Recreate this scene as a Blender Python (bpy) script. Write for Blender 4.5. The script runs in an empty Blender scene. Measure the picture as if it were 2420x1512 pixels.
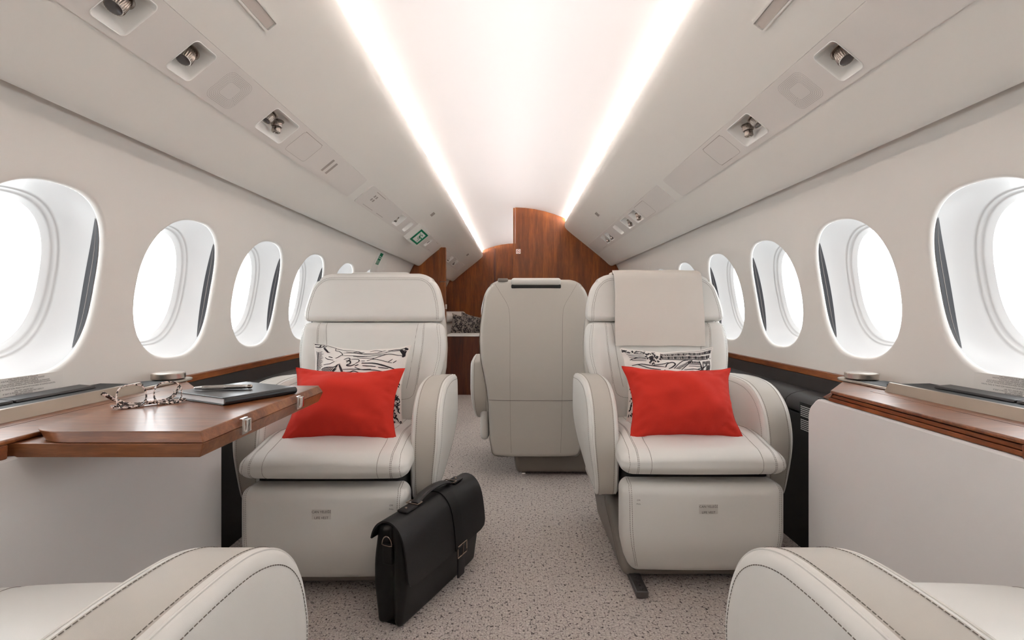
import bpy, bmesh, math, random
from mathutils import Vector, Matrix, noise
from mathutils.bvhtree import BVHTree

R_ = math.radians
PI = math.pi
scene = bpy.context.scene
COL = scene.collection
random.seed(7)

# ------------------------------------------------------------------ helpers
def lin(c):
    out = []
    for v in c[:3]:
        v = v / 255.0
        out.append(v / 12.92 if v <= 0.04045 else ((v + 0.055) / 1.055) ** 2.4)
    return (out[0], out[1], out[2], 1.0)

def mat(name, rgb, rough=0.5, metal=0.0, spec=0.5, coat=0.0, emit=0.0, trans=0.0):
    m = bpy.data.materials.new(name)
    m.use_nodes = True
    b = m.node_tree.nodes['Principled BSDF']
    c = lin(rgb) if max(rgb[:3]) > 1.0 else (rgb[0], rgb[1], rgb[2], 1)
    b.inputs['Base Color'].default_value = c
    b.inputs['Roughness'].default_value = rough
    b.inputs['Metallic'].default_value = metal
    b.inputs['Specular IOR Level'].default_value = spec
    b.inputs['Coat Weight'].default_value = coat
    b.inputs['Coat Roughness'].default_value = 0.12
    if emit:
        b.inputs['Emission Color'].default_value = c
        b.inputs['Emission Strength'].default_value = emit
    if trans:
        b.inputs['Transmission Weight'].default_value = trans
    return m

def nodes(m):
    nt = m.node_tree
    return nt, nt.nodes, nt.links, nt.nodes['Principled BSDF']

def bump_noise(m, scale, strength, dist=0.001, detail=2):
    nt, N, L, b = nodes(m)
    tc = N.new('ShaderNodeTexCoord')
    n = N.new('ShaderNodeTexNoise'); n.inputs['Scale'].default_value = scale; n.inputs['Detail'].default_value = detail
    bp = N.new('ShaderNodeBump'); bp.inputs['Strength'].default_value = strength; bp.inputs['Distance'].default_value = dist
    L.new(tc.outputs['Object'], n.inputs['Vector']); L.new(n.outputs['Fac'], bp.inputs['Height']); L.new(bp.outputs['Normal'], b.inputs['Normal'])
    return m

def wood(name, dark, mid, light, sc, rough=0.3, coat=0.25, rot=0.0):
    m = mat(name, mid, rough, coat=coat)
    nt, N, L, b = nodes(m)
    tc = N.new('ShaderNodeTexCoord')
    mp = N.new('ShaderNodeMapping'); mp.inputs['Scale'].default_value = sc; mp.inputs['Rotation'].default_value = (0, 0, rot)
    L.new(tc.outputs['Object'], mp.inputs['Vector'])
    n1 = N.new('ShaderNodeTexNoise'); n1.inputs['Scale'].default_value = 1.0; n1.inputs['Detail'].default_value = 5; n1.inputs['Distortion'].default_value = 0.7
    n2 = N.new('ShaderNodeTexNoise'); n2.inputs['Scale'].default_value = 7.0; n2.inputs['Detail'].default_value = 3; n2.inputs['Roughness'].default_value = 0.7
    L.new(mp.outputs['Vector'], n1.inputs['Vector']); L.new(mp.outputs['Vector'], n2.inputs['Vector'])
    mx = N.new('ShaderNodeMath'); mx.operation = 'MULTIPLY_ADD'; mx.inputs[1].default_value = 0.45
    mz = N.new('ShaderNodeMath'); mz.operation = 'MULTIPLY'; mz.inputs[1].default_value = 0.6
    L.new(n1.outputs['Fac'], mz.inputs[0]); L.new(n2.outputs['Fac'], mx.inputs[0]); L.new(mz.outputs[0], mx.inputs[2])
    cr = N.new('ShaderNodeValToRGB')
    e = cr.color_ramp.elements
    e[0].position = 0.36; e[0].color = lin(dark)
    e[1].position = 0.68; e[1].color = lin(light)
    k = cr.color_ramp.elements.new(0.52); k.color = lin(mid)
    L.new(mx.outputs[0], cr.inputs['Fac']); L.new(cr.outputs['Color'], b.inputs['Base Color'])
    return m

M = {}
M['wall'] = mat('wall_liner', (231, 228, 223), 0.55)
M['bin'] = mat('bin_liner', (226, 223, 217), 0.5)
M['strip'] = mat('service_panel_liner', (218, 213, 208), 0.5)
M['ceil'] = mat('ceiling_liner', (230, 225, 224), 0.6)
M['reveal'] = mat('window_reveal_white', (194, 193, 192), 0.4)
M['slot'] = mat('shade_slot_grey', (46, 46, 50), 0.4)
M['leather'] = bump_noise(mat('seat_leather', (221, 219, 214), 0.42), 900, 0.12, 0.0006)
M['taupe'] = bump_noise(mat('armrest_leather', (186, 180, 171), 0.45), 900, 0.12, 0.0006)
M['shell'] = bump_noise(mat('back_shell_leather', (203, 198, 190), 0.5), 900, 0.12, 0.0006)
M['base'] = mat('plinth_leather', (126, 118, 110), 0.5)
M['thread'] = mat('stitch_thread', (108, 99, 90), 0.8)
M['seam'] = mat('leather_seam', (128, 121, 113), 0.8)
M['black'] = bump_noise(mat('black_leather', (46, 43, 43), 0.42), 500, 0.25, 0.001)
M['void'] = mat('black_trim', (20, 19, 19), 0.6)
M['panel'] = mat('console_panel', (216, 213, 211), 0.5)
M['steel'] = mat('brushed_steel', (190, 182, 172), 0.28, metal=1.0)
M['steel2'] = mat('satin_champagne_metal', (150, 138, 126), 0.42, metal=0.8)
M['chrome'] = mat('chrome', (225, 222, 220), 0.12, metal=1.0)
M['nickel'] = mat('nickel_knob', (150, 140, 132), 0.25, metal=1.0)
M['lens'] = mat('lamp_lens', (70, 62, 62), 0.15)
M['red'] = bump_noise(mat('red_cotton', (192, 46, 33), 0.85, spec=0.25), 700, 0.25, 0.0008)
M['linen'] = bump_noise(mat('printed_linen', (230, 225, 219), 0.9, spec=0.2), 600, 0.2, 0.0008)
M['linen2'] = mat('printed_linen_dark', (160, 151, 142), 0.9, spec=0.2)
M['ink'] = mat('print_ink', (52, 48, 52), 0.9, spec=0.2)
M['throw'] = bump_noise(mat('cream_throw', (215, 208, 200), 0.9, spec=0.2), 500, 0.3, 0.001)
M['bag'] = bump_noise(mat('bag_leather', (19, 18, 19), 0.42, spec=0.35), 700, 0.35, 0.001)
M['bag2'] = bump_noise(mat('bag_leather_brown_black', (25, 23, 24), 0.45, spec=0.4), 700, 0.35, 0.001)
M['gun'] = mat('gunmetal', (168, 152, 140), 0.25, metal=1.0)
M['note'] = bump_noise(mat('notebook_cover', (34, 33, 34), 0.3), 400, 0.2, 0.0008)
M['paper'] = mat('paper', (232, 231, 232), 0.8)
M['text'] = mat('dark_lettering', (62, 56, 52), 0.7)
M['textw'] = mat('white_lettering', (215, 212, 210), 0.7)
M['decal'] = mat('label_film', (229, 226, 221), 0.5)
M['decal2'] = mat('seat_label_film', (206, 202, 196), 0.5)
M['green'] = mat('sign_green', (0, 126, 84), 0.5, spec=0.2)
M['white'] = mat('white_plastic', (236, 234, 230), 0.4)
M['redsign'] = mat('sign_red', (190, 60, 60), 0.5)
M['track'] = mat('seat_track_metal', (112, 110, 110), 0.35, metal=0.9)
M['gap_shade'] = mat('painted_gap_shade', (70, 62, 56), 0.8)  # dark colour standing in for shade in the bin gap
M['groove'] = mat('groove_dark', (104, 97, 92), 0.8)
M['softgroove'] = mat('groove_soft', (158, 149, 142), 0.7)
M['softgroove2'] = mat('lamp_cover', (196, 187, 180), 0.35)
M['led'] = mat('led_light', (255, 250, 248), 0.5)
_b = M['led'].node_tree.nodes['Principled BSDF']
_b.inputs['Emission Color'].default_value = (1.0, 0.985, 0.975, 1); _b.inputs['Emission Strength'].default_value = 82.0
M['wood'] = wood('cherry_veneer_vertical', (88, 40, 8), (119, 60, 15), (150, 85, 27), (9, 9, 0.9), 0.4, 0.03)
M['woodd'] = wood('cherry_veneer_low', (62, 26, 10), (84, 38, 16), (106, 54, 24), (9, 9, 0.9), 0.4, 0.03)
M['woodh'] = wood('cherry_veneer_ledge', (86, 44, 20), (116, 66, 34), (146, 92, 54), (1.6, 14, 14), 0.36, 0.12, R_(18))
M['woode'] = wood('cherry_edge', (92, 44, 16), (126, 66, 28), (158, 92, 46), (14, 2.2, 14), 0.36, 0.1)

# tortoiseshell
M['tort'] = mat('tortoiseshell', (200, 170, 150), 0.15, coat=0.6)
nt, N, L, b = nodes(M['tort'])
tc = N.new('ShaderNodeTexCoord'); n = N.new('ShaderNodeTexNoise'); n.inputs['Scale'].default_value = 210; n.inputs['Detail'].default_value = 1
cr = N.new('ShaderNodeValToRGB'); cr.color_ramp.elements[0].position = 0.47; cr.color_ramp.elements[0].color = lin((48, 26, 24)); cr.color_ramp.elements[1].position = 0.53; cr.color_ramp.elements[1].color = lin((226, 208, 200))
L.new(tc.outputs['Object'], n.inputs['Vector']); L.new(n.outputs['Fac'], cr.inputs['Fac']); L.new(cr.outputs['Color'], b.inputs['Base Color'])

def glass_mat(name, tint, refl):
    m = bpy.data.materials.new(name); m.use_nodes = True
    nt = m.node_tree; nt.nodes.clear()
    o = nt.nodes.new('ShaderNodeOutputMaterial'); mx = nt.nodes.new('ShaderNodeMixShader')
    t = nt.nodes.new('ShaderNodeBsdfTransparent'); g = nt.nodes.new('ShaderNodeBsdfGlossy')
    t.inputs['Color'].default_value = tint; g.inputs['Roughness'].default_value = 0.03
    mx.inputs[0].default_value = refl
    nt.links.new(t.outputs[0], mx.inputs[1]); nt.links.new(g.outputs[0], mx.inputs[2]); nt.links.new(mx.outputs[0], o.inputs['Surface'])
    return m
M['glass'] = glass_mat('window_glass', (0.97, 0.98, 0.98, 1), 0.04)
M['lensglass'] = glass_mat('spectacle_lens', (0.96, 0.97, 0.96, 1), 0.10)

# carpet: loop pile with dark flecks
M['carpet'] = mat('loop_carpet', (178, 164, 156), 0.95, spec=0.1)
nt, N, L, b = nodes(M['carpet'])
tc = N.new('ShaderNodeTexCoord')
mp = N.new('ShaderNodeMapping'); mp.inputs['Scale'].default_value = (1, 1.0, 1)
L.new(tc.outputs['Object'], mp.inputs['Vector'])
nz = N.new('ShaderNodeTexNoise'); nz.inputs['Scale'].default_value = 90; nz.inputs['Detail'].default_value = 1
va = N.new('ShaderNodeVectorMath'); va.operation = 'MULTIPLY_ADD'; va.inputs[1].default_value = (0.006, 0.006, 0)
L.new(mp.outputs['Vector'], va.inputs[2]); L.new(nz.outputs['Color'], va.inputs[0])
vo = N.new('ShaderNodeTexVoronoi'); vo.feature = 'DISTANCE_TO_EDGE'; vo.inputs['Scale'].default_value = 128; vo.inputs['Randomness'].default_value = 0.55
L.new(va.outputs[0], vo.inputs['Vector'])
vc = N.new('ShaderNodeTexVoronoi'); vc.feature = 'F1'; vc.inputs['Scale'].default_value = 128; vc.inputs['Randomness'].default_value = 0.55
L.new(va.outputs[0], vc.inputs['Vector'])
n2 = N.new('ShaderNodeTexNoise'); n2.inputs['Scale'].default_value = 100; n2.inputs['Detail'].default_value = 2
L.new(mp.outputs['Vector'], n2.inputs['Vector'])
r1 = N.new('ShaderNodeMapRange'); r1.inputs['From Min'].default_value = 0.03; r1.inputs['From Max'].default_value = 0.16
L.new(vo.outputs['Distance'], r1.inputs['Value'])
r2 = N.new('ShaderNodeMapRange'); r2.inputs['From Min'].default_value = 0.385; r2.inputs['From Max'].default_value = 0.46; r2.inputs['To Min'].default_value = 0.0; r2.inputs['To Max'].default_value = 1.0
L.new(n2.outputs['Fac'], r2.inputs['Value'])
mxx = N.new('ShaderNodeMath'); mxx.operation = 'MAXIMUM'
L.new(r1.outputs[0], mxx.inputs[0]); L.new(r2.outputs[0], mxx.inputs[1])
n3 = N.new('ShaderNodeTexNoise'); n3.inputs['Scale'].default_value = 160; n3.inputs['Detail'].default_value = 2
L.new(mp.outputs['Vector'], n3.inputs['Vector'])
c1 = N.new('ShaderNodeValToRGB'); c1.color_ramp.elements[0].position = 0.3; c1.color_ramp.elements[0].color = lin((186, 175, 168)); c1.color_ramp.elements[1].position = 0.7; c1.color_ramp.elements[1].color = lin((222, 213, 206))
L.new(n3.outputs['Fac'], c1.inputs['Fac'])
mc = N.new('ShaderNodeMix'); mc.data_type = 'RGBA'
mc.inputs[6].default_value = lin((70, 60, 58))
L.new(mxx.outputs[0], mc.inputs[0]); L.new(c1.outputs['Color'], mc.inputs[7]); L.new(mc.outputs[2], b.inputs['Base Color'])
bp = N.new('ShaderNodeBump'); bp.inputs['Strength'].default_value = 0.7; bp.inputs['Distance'].default_value = 0.004
L.new(r1.outputs[0], bp.inputs['Height']); L.new(bp.outputs['Normal'], b.inputs['Normal'])

# ------------------------------------------------------------------ mesh builder
def lerp(a, b, t): return a + (b - a) * t
def sstep(a, b, x):
    t = max(0.0, min(1.0, (x - a) / (b - a))); return t * t * (3 - 2 * t)

def crom(pts, n, closed=False):
    P = [Vector(p) for p in pts]; m = len(P); out = []
    segs = m if closed else m - 1
    for i in range(segs):
        if closed:
            p0, p1, p2, p3 = P[(i - 1) % m], P[i], P[(i + 1) % m], P[(i + 2) % m]
        else:
            p0, p1, p2, p3 = P[max(i - 1, 0)], P[i], P[i + 1], P[min(i + 2, m - 1)]
        for k in range(n):
            t = k / n
            out.append(0.5 * ((2 * p1) + (p2 - p0) * t + (2 * p0 - 5 * p1 + 4 * p2 - p3) * t * t + (3 * p1 - p0 - 3 * p2 + p3) * t ** 3))
    if not closed: out.append(P[-1].copy())
    return out

def resample(pts, step):
    P = [Vector(p) for p in pts]; out = [P[0]]; acc = 0.0
    for a, b in zip(P, P[1:]):
        d = (b - a).length
        if d < 1e-9: continue
        t = step - acc
        while t <= d:
            out.append(a.lerp(b, t / d)); t += step
        acc = (acc + d) % step
    return out

class MB:
    def __init__(s): s.v = []; s.f = []; s.m = []
    def add(s, verts, faces, mi=0):
        o = len(s.v); s.v += [Vector(v) for v in verts]
        for f in faces: s.f.append(tuple(o + i for i in f)); s.m.append(mi)
        return s
    def xform(s, M_):
        s.v = [M_ @ v for v in s.v]; return s
    def box(s, x0, x1, y0, y1, z0, z1, mi=0):
        v = [(x, y, z) for x in (x0, x1) for y in (y0, y1) for z in (z0, z1)]
        return s.add(v, [(0, 1, 3, 2), (4, 6, 7, 5), (0, 4, 5, 1), (2, 3, 7, 6), (0, 2, 6, 4), (1, 5, 7, 3)], mi)
    def grid(s, fn, nu, nv, cu=False, mi=0):
        v = [fn(i / nu, j / nv) for j in range(nv + 1) for i in range(nu if cu else nu + 1)]
        w = nu if cu else nu + 1; f = []
        for j in range(nv):
            for i in range(nu):
                a = j * w + i; b_ = j * w + (i + 1) % w
                f.append((a, b_, b_ + w, a + w))
        return s.add(v, f, mi)
    def loft(s, loops, closed=True, mi=0, cap0=False, cap1=False):
        n = len(loops[0]); v = [p for l in loops for p in l]; f = []
        for j in range(len(loops) - 1):
            for i in range(n if closed else n - 1):
                a = j * n + i; b_ = j * n + (i + 1) % n
                f.append((a, b_, b_ + n, a + n))
        if cap0: f.append(tuple(reversed(range(n))))
        if cap1: f.append(tuple(range((len(loops) - 1) * n, len(loops) * n)))
        return s.add(v, f, mi)
    def tube(s, pts, r, k=8, closed=False, mi=0, caps=True, flat=1.0, up=(0, 0, 1)):
        P = [Vector(p) for p in pts]; n = len(P); loops = []
        rr = r if callable(r) else (lambda t: r)
        U = Vector(up)
        for i in range(n):
            if closed: d = P[(i + 1) % n] - P[i - 1]
            else: d = P[min(i + 1, n - 1)] - P[max(i - 1, 0)]
            d.normalize()
            u = U - d * U.dot(d)
            if u.length < 1e-4: u = Vector((1, 0, 0)) - d * d.x
            u.normalize(); w = d.cross(u)
            q = rr(i / max(n - 1, 1))
            loops.append([P[i] + u * math.cos(2 * PI * a / k) * q + w * math.sin(2 * PI * a / k) * q * flat for a in range(k)])
        if closed: loops.append(loops[0])
        return s.loft(loops, True, mi, caps and not closed, caps and not closed)
    def lathe(s, prof, c=(0, 0, 0), n=32, mi=0, fn=None):
        C = Vector(c); loops = []
        for r, z in prof:
            loops.append([C + Vector((math.cos(2 * PI * a / n) * r * (fn(a, r) if fn else 1), math.sin(2 * PI * a / n) * r * (fn(a, r) if fn else 1), z)) for a in range(n)])
        return s.loft(loops, True, mi, True, True)
    def rbox(s, c, h, r, nc=4, nf=(4, 4, 4), fn=None, mi=0):
        ax = []
        for i in range(3):
            hh, fl = h[i], nf[i]
            cs = [r * math.tan(PI / 4 * k / nc) for k in range(nc + 1)]
            pos = [(hh - r) + t for t in cs]
            mid = [-(hh - r) + 2 * (hh - r) * k / fl for k in range(1, fl)]
            ax.append([-p for p in reversed(pos)] + mid + pos)
        idx = {}; V = []; F = []
        def vid(p):
            key = tuple(round(q, 7) for q in p)
            if key not in idx:
                core = Vector([max(-(h[i] - r), min(h[i] - r, p[i])) for i in range(3)])
                d = Vector(p) - core
                q = core + (d.normalized() * r if d.length > 1e-9 else d)
                idx[key] = len(V); V.append(q)
            return idx[key]
        for a in range(3):
            b_, c_ = (a + 1) % 3, (a + 2) % 3
            for sg in (-1, 1):
                A, B = ax[b_], ax[c_]
                for i in range(len(A) - 1):
                    for j in range(len(B) - 1):
                        q = []
                        for (ii, jj) in ((i, j), (i + 1, j), (i + 1, j + 1), (i, j + 1)):
                            p = [0, 0, 0]; p[a] = sg * h[a]; p[b_] = A[ii]; p[c_] = B[jj]
                            q.append(vid(p))
                        if sg < 0: q.reverse()
                        F.append(tuple(q))
        C = Vector(c)
        V = [C + (fn(v) if fn else v) for v in V]
        return s.add(V, F, mi)
    def bvh(s):
        me = bpy.data.meshes.new('t'); me.from_pydata([v[:] for v in s.v], [], s.f)
        bm = bmesh.new(); bm.from_mesh(me); bm.faces.ensure_lookup_table(); bmesh.ops.recalc_face_normals(bm, faces=bm.faces)
        bm.faces.ensure_lookup_table()
        s.f = [tuple(v.index for v in f.verts) for f in bm.faces]
        bm.free(); bpy.data.meshes.remove(me)
        return BVHTree.FromPolygons([v[:] for v in s.v], s.f)
    def stitch(s, bv, pts, r=0.00062, dash=0.0044, gap=0.0020, mi=1, lift=0.0003, ray=None):
        P = [Vector(p) for p in pts]
        Q = resample(P, dash + gap)
        def pr(p):
            if ray is not None:
                d = Vector(ray); h = bv.ray_cast(p - d * 0.5, d)
                if h[0] is not None: return h[0] + h[1] * lift * (1 if h[1].dot(d) < 0 else -1), h[1]
            h = bv.find_nearest(p)
            return h[0] + h[1] * lift, h[1]
        for a, b_ in zip(Q, Q[1:]):
            d = (b_ - a)
            if dash > 0.02: e = b_
            else: e = a + d * (dash / (dash + gap))
            pa, na = pr(a); pb, nb = pr(e)
            ax_ = pb - pa
            if ax_.length < 1e-6 or ax_.length > 0.03: continue
            w = ax_.normalized().cross(na) * r
            n_ = na * r
            s.add([pa + w, pa + n_, pa - w, pb + w, pb + n_, pb - w], [(0, 1, 4, 3), (1, 2, 5, 4), (0, 2, 1), (3, 4, 5)], mi)
    def seam(s, bv, pts, r=0.00062, mi=1, ray=None):
        s.stitch(bv, pts, r, 0.0068, 0.0, mi, 0.0002, ray)
    def build(s, name, mats, parent=None, smooth=40, loc=None, bev=None):
        me = bpy.data.meshes.new(name)
        me.from_pydata([v[:] for v in s.v], [], s.f)
        if not isinstance(mats, (list, tuple)): mats = [mats]
        for m_ in mats: me.materials.append(M[m_] if isinstance(m_, str) else m_)
        me.polygons.foreach_set('material_index', s.m)
        if smooth:
            me.polygons.foreach_set('use_smooth', [True] * len(me.polygons))
            me.update()
            me.set_sharp_from_angle(angle=R_(smooth))
        bm = bmesh.new(); bm.from_mesh(me); bmesh.ops.recalc_face_normals(bm, faces=bm.faces); bm.to_mesh(me); bm.free()
        me.validate(); me.update()
        o = bpy.data.objects.new(name, me); COL.objects.link(o)
        if parent is not None: o.parent = parent
        if loc is not None: o.location = loc
        if bev:
            md = o.modifiers.new('edge', 'BEVEL'); md.width = bev; md.segments = 2; md.limit_method = 'ANGLE'; md.angle_limit = R_(35)
        return o

def tag(o, label=None, cat=None, group=None, kind=None):
    if label: o['label'] = label
    if cat: o['category'] = cat
    if group: o['group'] = group
    if kind: o['kind'] = kind
    return o

def thing(name, label, cat, loc=(0, 0, 0), rz=0.0, group=None):
    o = bpy.data.objects.new(name, None); COL.objects.link(o)
    o.empty_display_size = 0.05
    o.location = loc; o.rotation_euler = (0, 0, rz)
    return tag(o, label, cat, group)

def struct(o, label=None):
    o['kind'] = 'structure'
    if label: o['label'] = label
    return o

def copy_tree(o, parent=None):
    c = o.copy(); COL.objects.link(c); c.parent = parent
    for ch in list(o.children): copy_tree(ch, c)
    return c

def text_mesh(body, size, align='CENTER', spacing=1.0):
    cu = bpy.data.curves.new('lettering', 'FONT'); cu.body = body; cu.size = size
    cu.align_x = align; cu.align_y = 'CENTER'; cu.resolution_u = 2; cu.space_line = spacing; cu.fill_mode = 'FRONT'
    o = bpy.data.objects.new('lettering_tmp', cu); COL.objects.link(o)
    bpy.context.view_layer.update()
    me = bpy.data.meshes.new_from_object(o)
    v = [x.co.copy() for x in me.vertices]; f = [tuple(p.vertices) for p in me.polygons]
    bpy.data.objects.remove(o); bpy.data.curves.remove(cu); bpy.data.meshes.remove(me)
    return v, f

def frame(o, xd, yd):
    x = Vector(xd).normalized(); y = Vector(yd).normalized(); n = x.cross(y)
    m = Matrix.Identity(4)
    for i in range(3):
        m[i][0] = x[i]; m[i][1] = y[i]; m[i][2] = n[i]; m[i][3] = o[i]
    return m

def rrect(x0, x1, y0, y1, r, n=5):
    pts = []
    for cx, cy, a0 in ((x1 - r, y1 - r, 0), (x0 + r, y1 - r, 90), (x0 + r, y0 + r, 180), (x1 - r, y0 + r, 270)):
        for k in range(n + 1):
            a = R_(a0 + 90 * k / n); pts.append((cx + r * math.cos(a), cy + r * math.sin(a)))
    return pts

def plate2d(outer, holes):
    """flat polygon with holes -> 2D verts and triangles"""
    bm = bmesh.new(); edges = []
    for loop in [outer] + holes:
        vs = [bm.verts.new((p[0], p[1], 0)) for p in loop]
        for i in range(len(vs)): edges.append(bm.edges.new((vs[i], vs[(i + 1) % len(vs)])))
    bmesh.ops.triangle_fill(bm, use_beauty=True, use_dissolve=False, edges=edges, normal=(0, 0, 1))
    bm.verts.index_update()
    v = [(q.co.x, q.co.y) for q in bm.verts]; f = [tuple(q.index for q in fc.verts) for fc in bm.faces]
    bm.free()
    return v, f

def plate(mb, outer, holes, mp, thick, mi=0):
    v, f = plate2d(outer, holes)
    mb.add([mp(a, b_, 0) for a, b_ in v], f, mi)
    for loop in [outer] + holes:
        mb.loft([[mp(a, b_, 0) for a, b_ in loop], [mp(a, b_, -thick) for a, b_ in loop]], True, mi)

# ------------------------------------------------------------------ camera
CZ = 0.857
cam = bpy.data.cameras.new('camera'); co = bpy.data.objects.new('camera', cam); COL.objects.link(co)
co.location = (0, 0, CZ); co.rotation_euler = (R_(90), 0, 0)
cam.sensor_width = 36; cam.lens = 18.0
cam.shift_x = -7 / 2420; cam.shift_y = -25 / 2420
cam.clip_start = 0.02
scene.camera = co

# ------------------------------------------------------------------ shell
RW, ZW = 1.17, 0.7226
Y0, D1, D2 = -1.2, 5.135, 7.98
def wx(z): return math.sqrt(max(0.0, RW * RW - (z - ZW) ** 2))
Z0, Z1 = 0.50, 1.345

def superell(a, b, n, k, e=2.5):
    pts = []
    for i in range(k):
        t = 2 * PI * i / k; c, s_ = math.cos(t), math.sin(t)
        pts.append((a * math.copysign(abs(c) ** (2 / e), c), b * math.copysign(abs(s_) ** (2 / e), s_)))
    return pts

WZ = 0.925
WA, WB = 0.196, 0.229
def side_wall(s, c0, pitch, name):
    mb = MB()
    cents = [c0 + pitch * i for i in range(-3, 6)]
    def W(y, z, off=0.0):
        n = Vector((wx(z), 0, z - ZW)).normalized()
        return Vector((s * (wx(z) + n.x * off), y, z + n.z * off))
    for cy in cents:
        ys0, ys1 = cy - pitch / 2, cy + pitch / 2
        angs = sorted(set([2 * PI * i / 96 for i in range(96)] + [math.atan2(zz - WZ, yy - cy) % (2 * PI) for yy in (ys0, ys1) for zz in (Z0, Z1)]))
        loops = []
        def O(t, grow):
            c, q = math.cos(t), math.sin(t)
            e = 2.5; a, b_ = WA + grow, WB + grow
            rr = 1.0 / ((abs(c) / a) ** e + (abs(q) / b_) ** e) ** (1 / e)
            return (cy + rr * c, WZ + rr * q)
        def Bd(t):
            c, q = math.cos(t), math.sin(t)
            k = 1e9
            if abs(c) > 1e-9: k = min(k, (pitch / 2) / abs(c))
            if q > 1e-9: k = min(k, (Z1 - WZ) / q)
            if q < -1e-9: k = min(k, (WZ - Z0) / -q)
            return (cy + c * k, WZ + q * k)
        LR = 0.012
        for ph in (90, 60, 30, 0):   # rounded lip into the opening
            g = LR * (1 - math.sin(R_(ph))); d = LR * (1 - math.cos(R_(ph)))
            loops.append([W(*O(t, g), off=d) for t in angs])
        for k in range(1, 9):
            u = (k / 8) ** 1.3
            row = []
            for t in angs:
                o = O(t, LR); q = Bd(t)
                row.append(W(lerp(o[0], q[0], u), lerp(o[1], q[1], u)))
            loops.append(row)
        mb.loft(loops, True)
    for ya, yb in ((Y0, cents[0] - pitch / 2), (cents[-1] + pitch / 2, D2)):
        mb.grid(lambda u, v: W(lerp(ya, yb, u), lerp(Z0, Z1, v)), 8, 24)
    # lower wall down to the floor, behind the consoles and ledges
    mb.grid(lambda u, v: Vector((s * wx(Z0), lerp(Y0, D2, u), lerp(0.0, Z0, v))), 6, 10)
    w = mb.build(name, 'wall'); struct(w)
    return cents, W

CL, WL = side_wall(-1, 1.421 - 0.199, 0.5375, 'wall_left')
CR, WR = side_wall(1, 1.409 - 0.199, 0.5285, 'wall_right')

def window_mesh(s, cy):
    n = Vector((s * wx(WZ), 0, WZ - ZW)).normalized()
    tz = Vector((-n.z * s, 0, n.x * s))
    if tz.z < 0: tz = -tz
    K = 96
    pc = Vector((s * wx(WZ), cy, WZ)) + n * 0.112
    outl = superell(WA, WB, 2.5, K); inl = superell(0.136, 0.19, 2.5, K)
    def surf(i, t, push=0.0):
        y, z = outl[i % K]
        zz = WZ + z
        nn = Vector((s * wx(zz), 0, zz - ZW)).normalized()
        a = Vector((s * wx(zz), cy + y, zz)) + nn * 0.0125
        yi, zi = inl[i % K]
        b_ = pc + Vector((0, yi, 0)) + tz * zi
        p = a.lerp(b_, t)
        cen = Vector((s * wx(WZ), cy, WZ)) + n * 0.11 * t
        bow = math.sin(PI * t) * 0.012
        d = (p - cen).normalized()
        return p + d * (bow - push)
    mb = MB()
    ts = [0, 0.08, 0.16, 0.3, 0.45, 0.6, 0.72, 0.76, 0.765, 0.80, 0.86, 0.865, 0.9, 1.0]
    steps = {0.765: 0.0009, 0.80: 0.0009, 0.86: 0.0009, 0.865: 0.0018, 0.9: 0.0018, 1.0: 0.0022}
    mb.loft([[surf(i, t, steps.get(t, 0)) for i in range(K)] for t in ts], True)
    fr = mb
    pn = MB(); pn.add([surf(i, 0.985, 0.006) for i in range(K)], [tuple(range(K))])
    sl = MB()
    for side in (0, K // 2):
        w = 12
        def sp(u, v):
            k = -w + 2 * w * u
            i0 = int(math.floor(side + k)); fr_ = side + k - i0
            t = 0.02 + 0.22 * math.cos(PI / 2 * (k / w)) ** 0.8 * v if abs(k) < w else 0.03
            return surf(i0, t, 0.0015).lerp(surf(i0 + 1, t, 0.0015), fr_)
        sl.grid(sp, 60, 4)
        sl.grid(lambda u, v: sp(u, 0.42 + 0.05 * v) + (Vector((s * wx(WZ), cy, WZ)) - sp(u, 0.5)).normalized() * 0.0006, 60, 1, mi=1)
    return fr, pn, sl

wn = 1
for s, cents, lr in ((-1, CL, 'left'), (1, CR, 'right')):
    for cy in cents:
        a, p_, sl = window_mesh(s, cy)
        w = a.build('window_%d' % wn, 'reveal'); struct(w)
        p_.build('pane', 'glass', w, smooth=0)
        sl.build('shade_slot', ['slot', 'softgroove'], w)
        wn += 1

# floor
fl = MB(); fl.grid(lambda u, v: Vector((lerp(-1.16, 1.16, u), lerp(Y0, D2, v), 0)), 4, 12)
struct(fl.build('floor', 'carpet'), 'grey beige loop pile cabin carpet with dark flecks')

# ceiling (arched panel running behind the cove lips)
RC = 1.188
def cz(x): return 1.88 - (RC - math.sqrt(RC * RC - x * x))
ce = MB()
cprof = [(-x, z) for x, z in ((0.640, 1.698), (0.632, 1.755), (0.605, 1.775), (0.560, 1.768), (0.545, 1.758))] + [(x, cz(x)) for x in [-0.53 + 1.06 * k / 40 for k in range(41)]] + [(0.545, 1.758), (0.560, 1.768), (0.605, 1.775), (0.632, 1.755), (0.640, 1.698)]
ce.loft([[Vector((x, lerp(Y0, D2, k / 10), z)) for x, z in cprof] for k in range(11)], False)
struct(ce.build('ceiling', 'ceil'), 'arched pale cabin ceiling between the two light coves')

# overhead bins
P1 = Vector((0.722, 1.4925)); P2 = Vector((0.823, 1.4100))
vd = (P2 - P1).normalized(); nd = Vector((-vd.y * -1, 0)) if False else Vector((vd.y, -vd.x))
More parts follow.
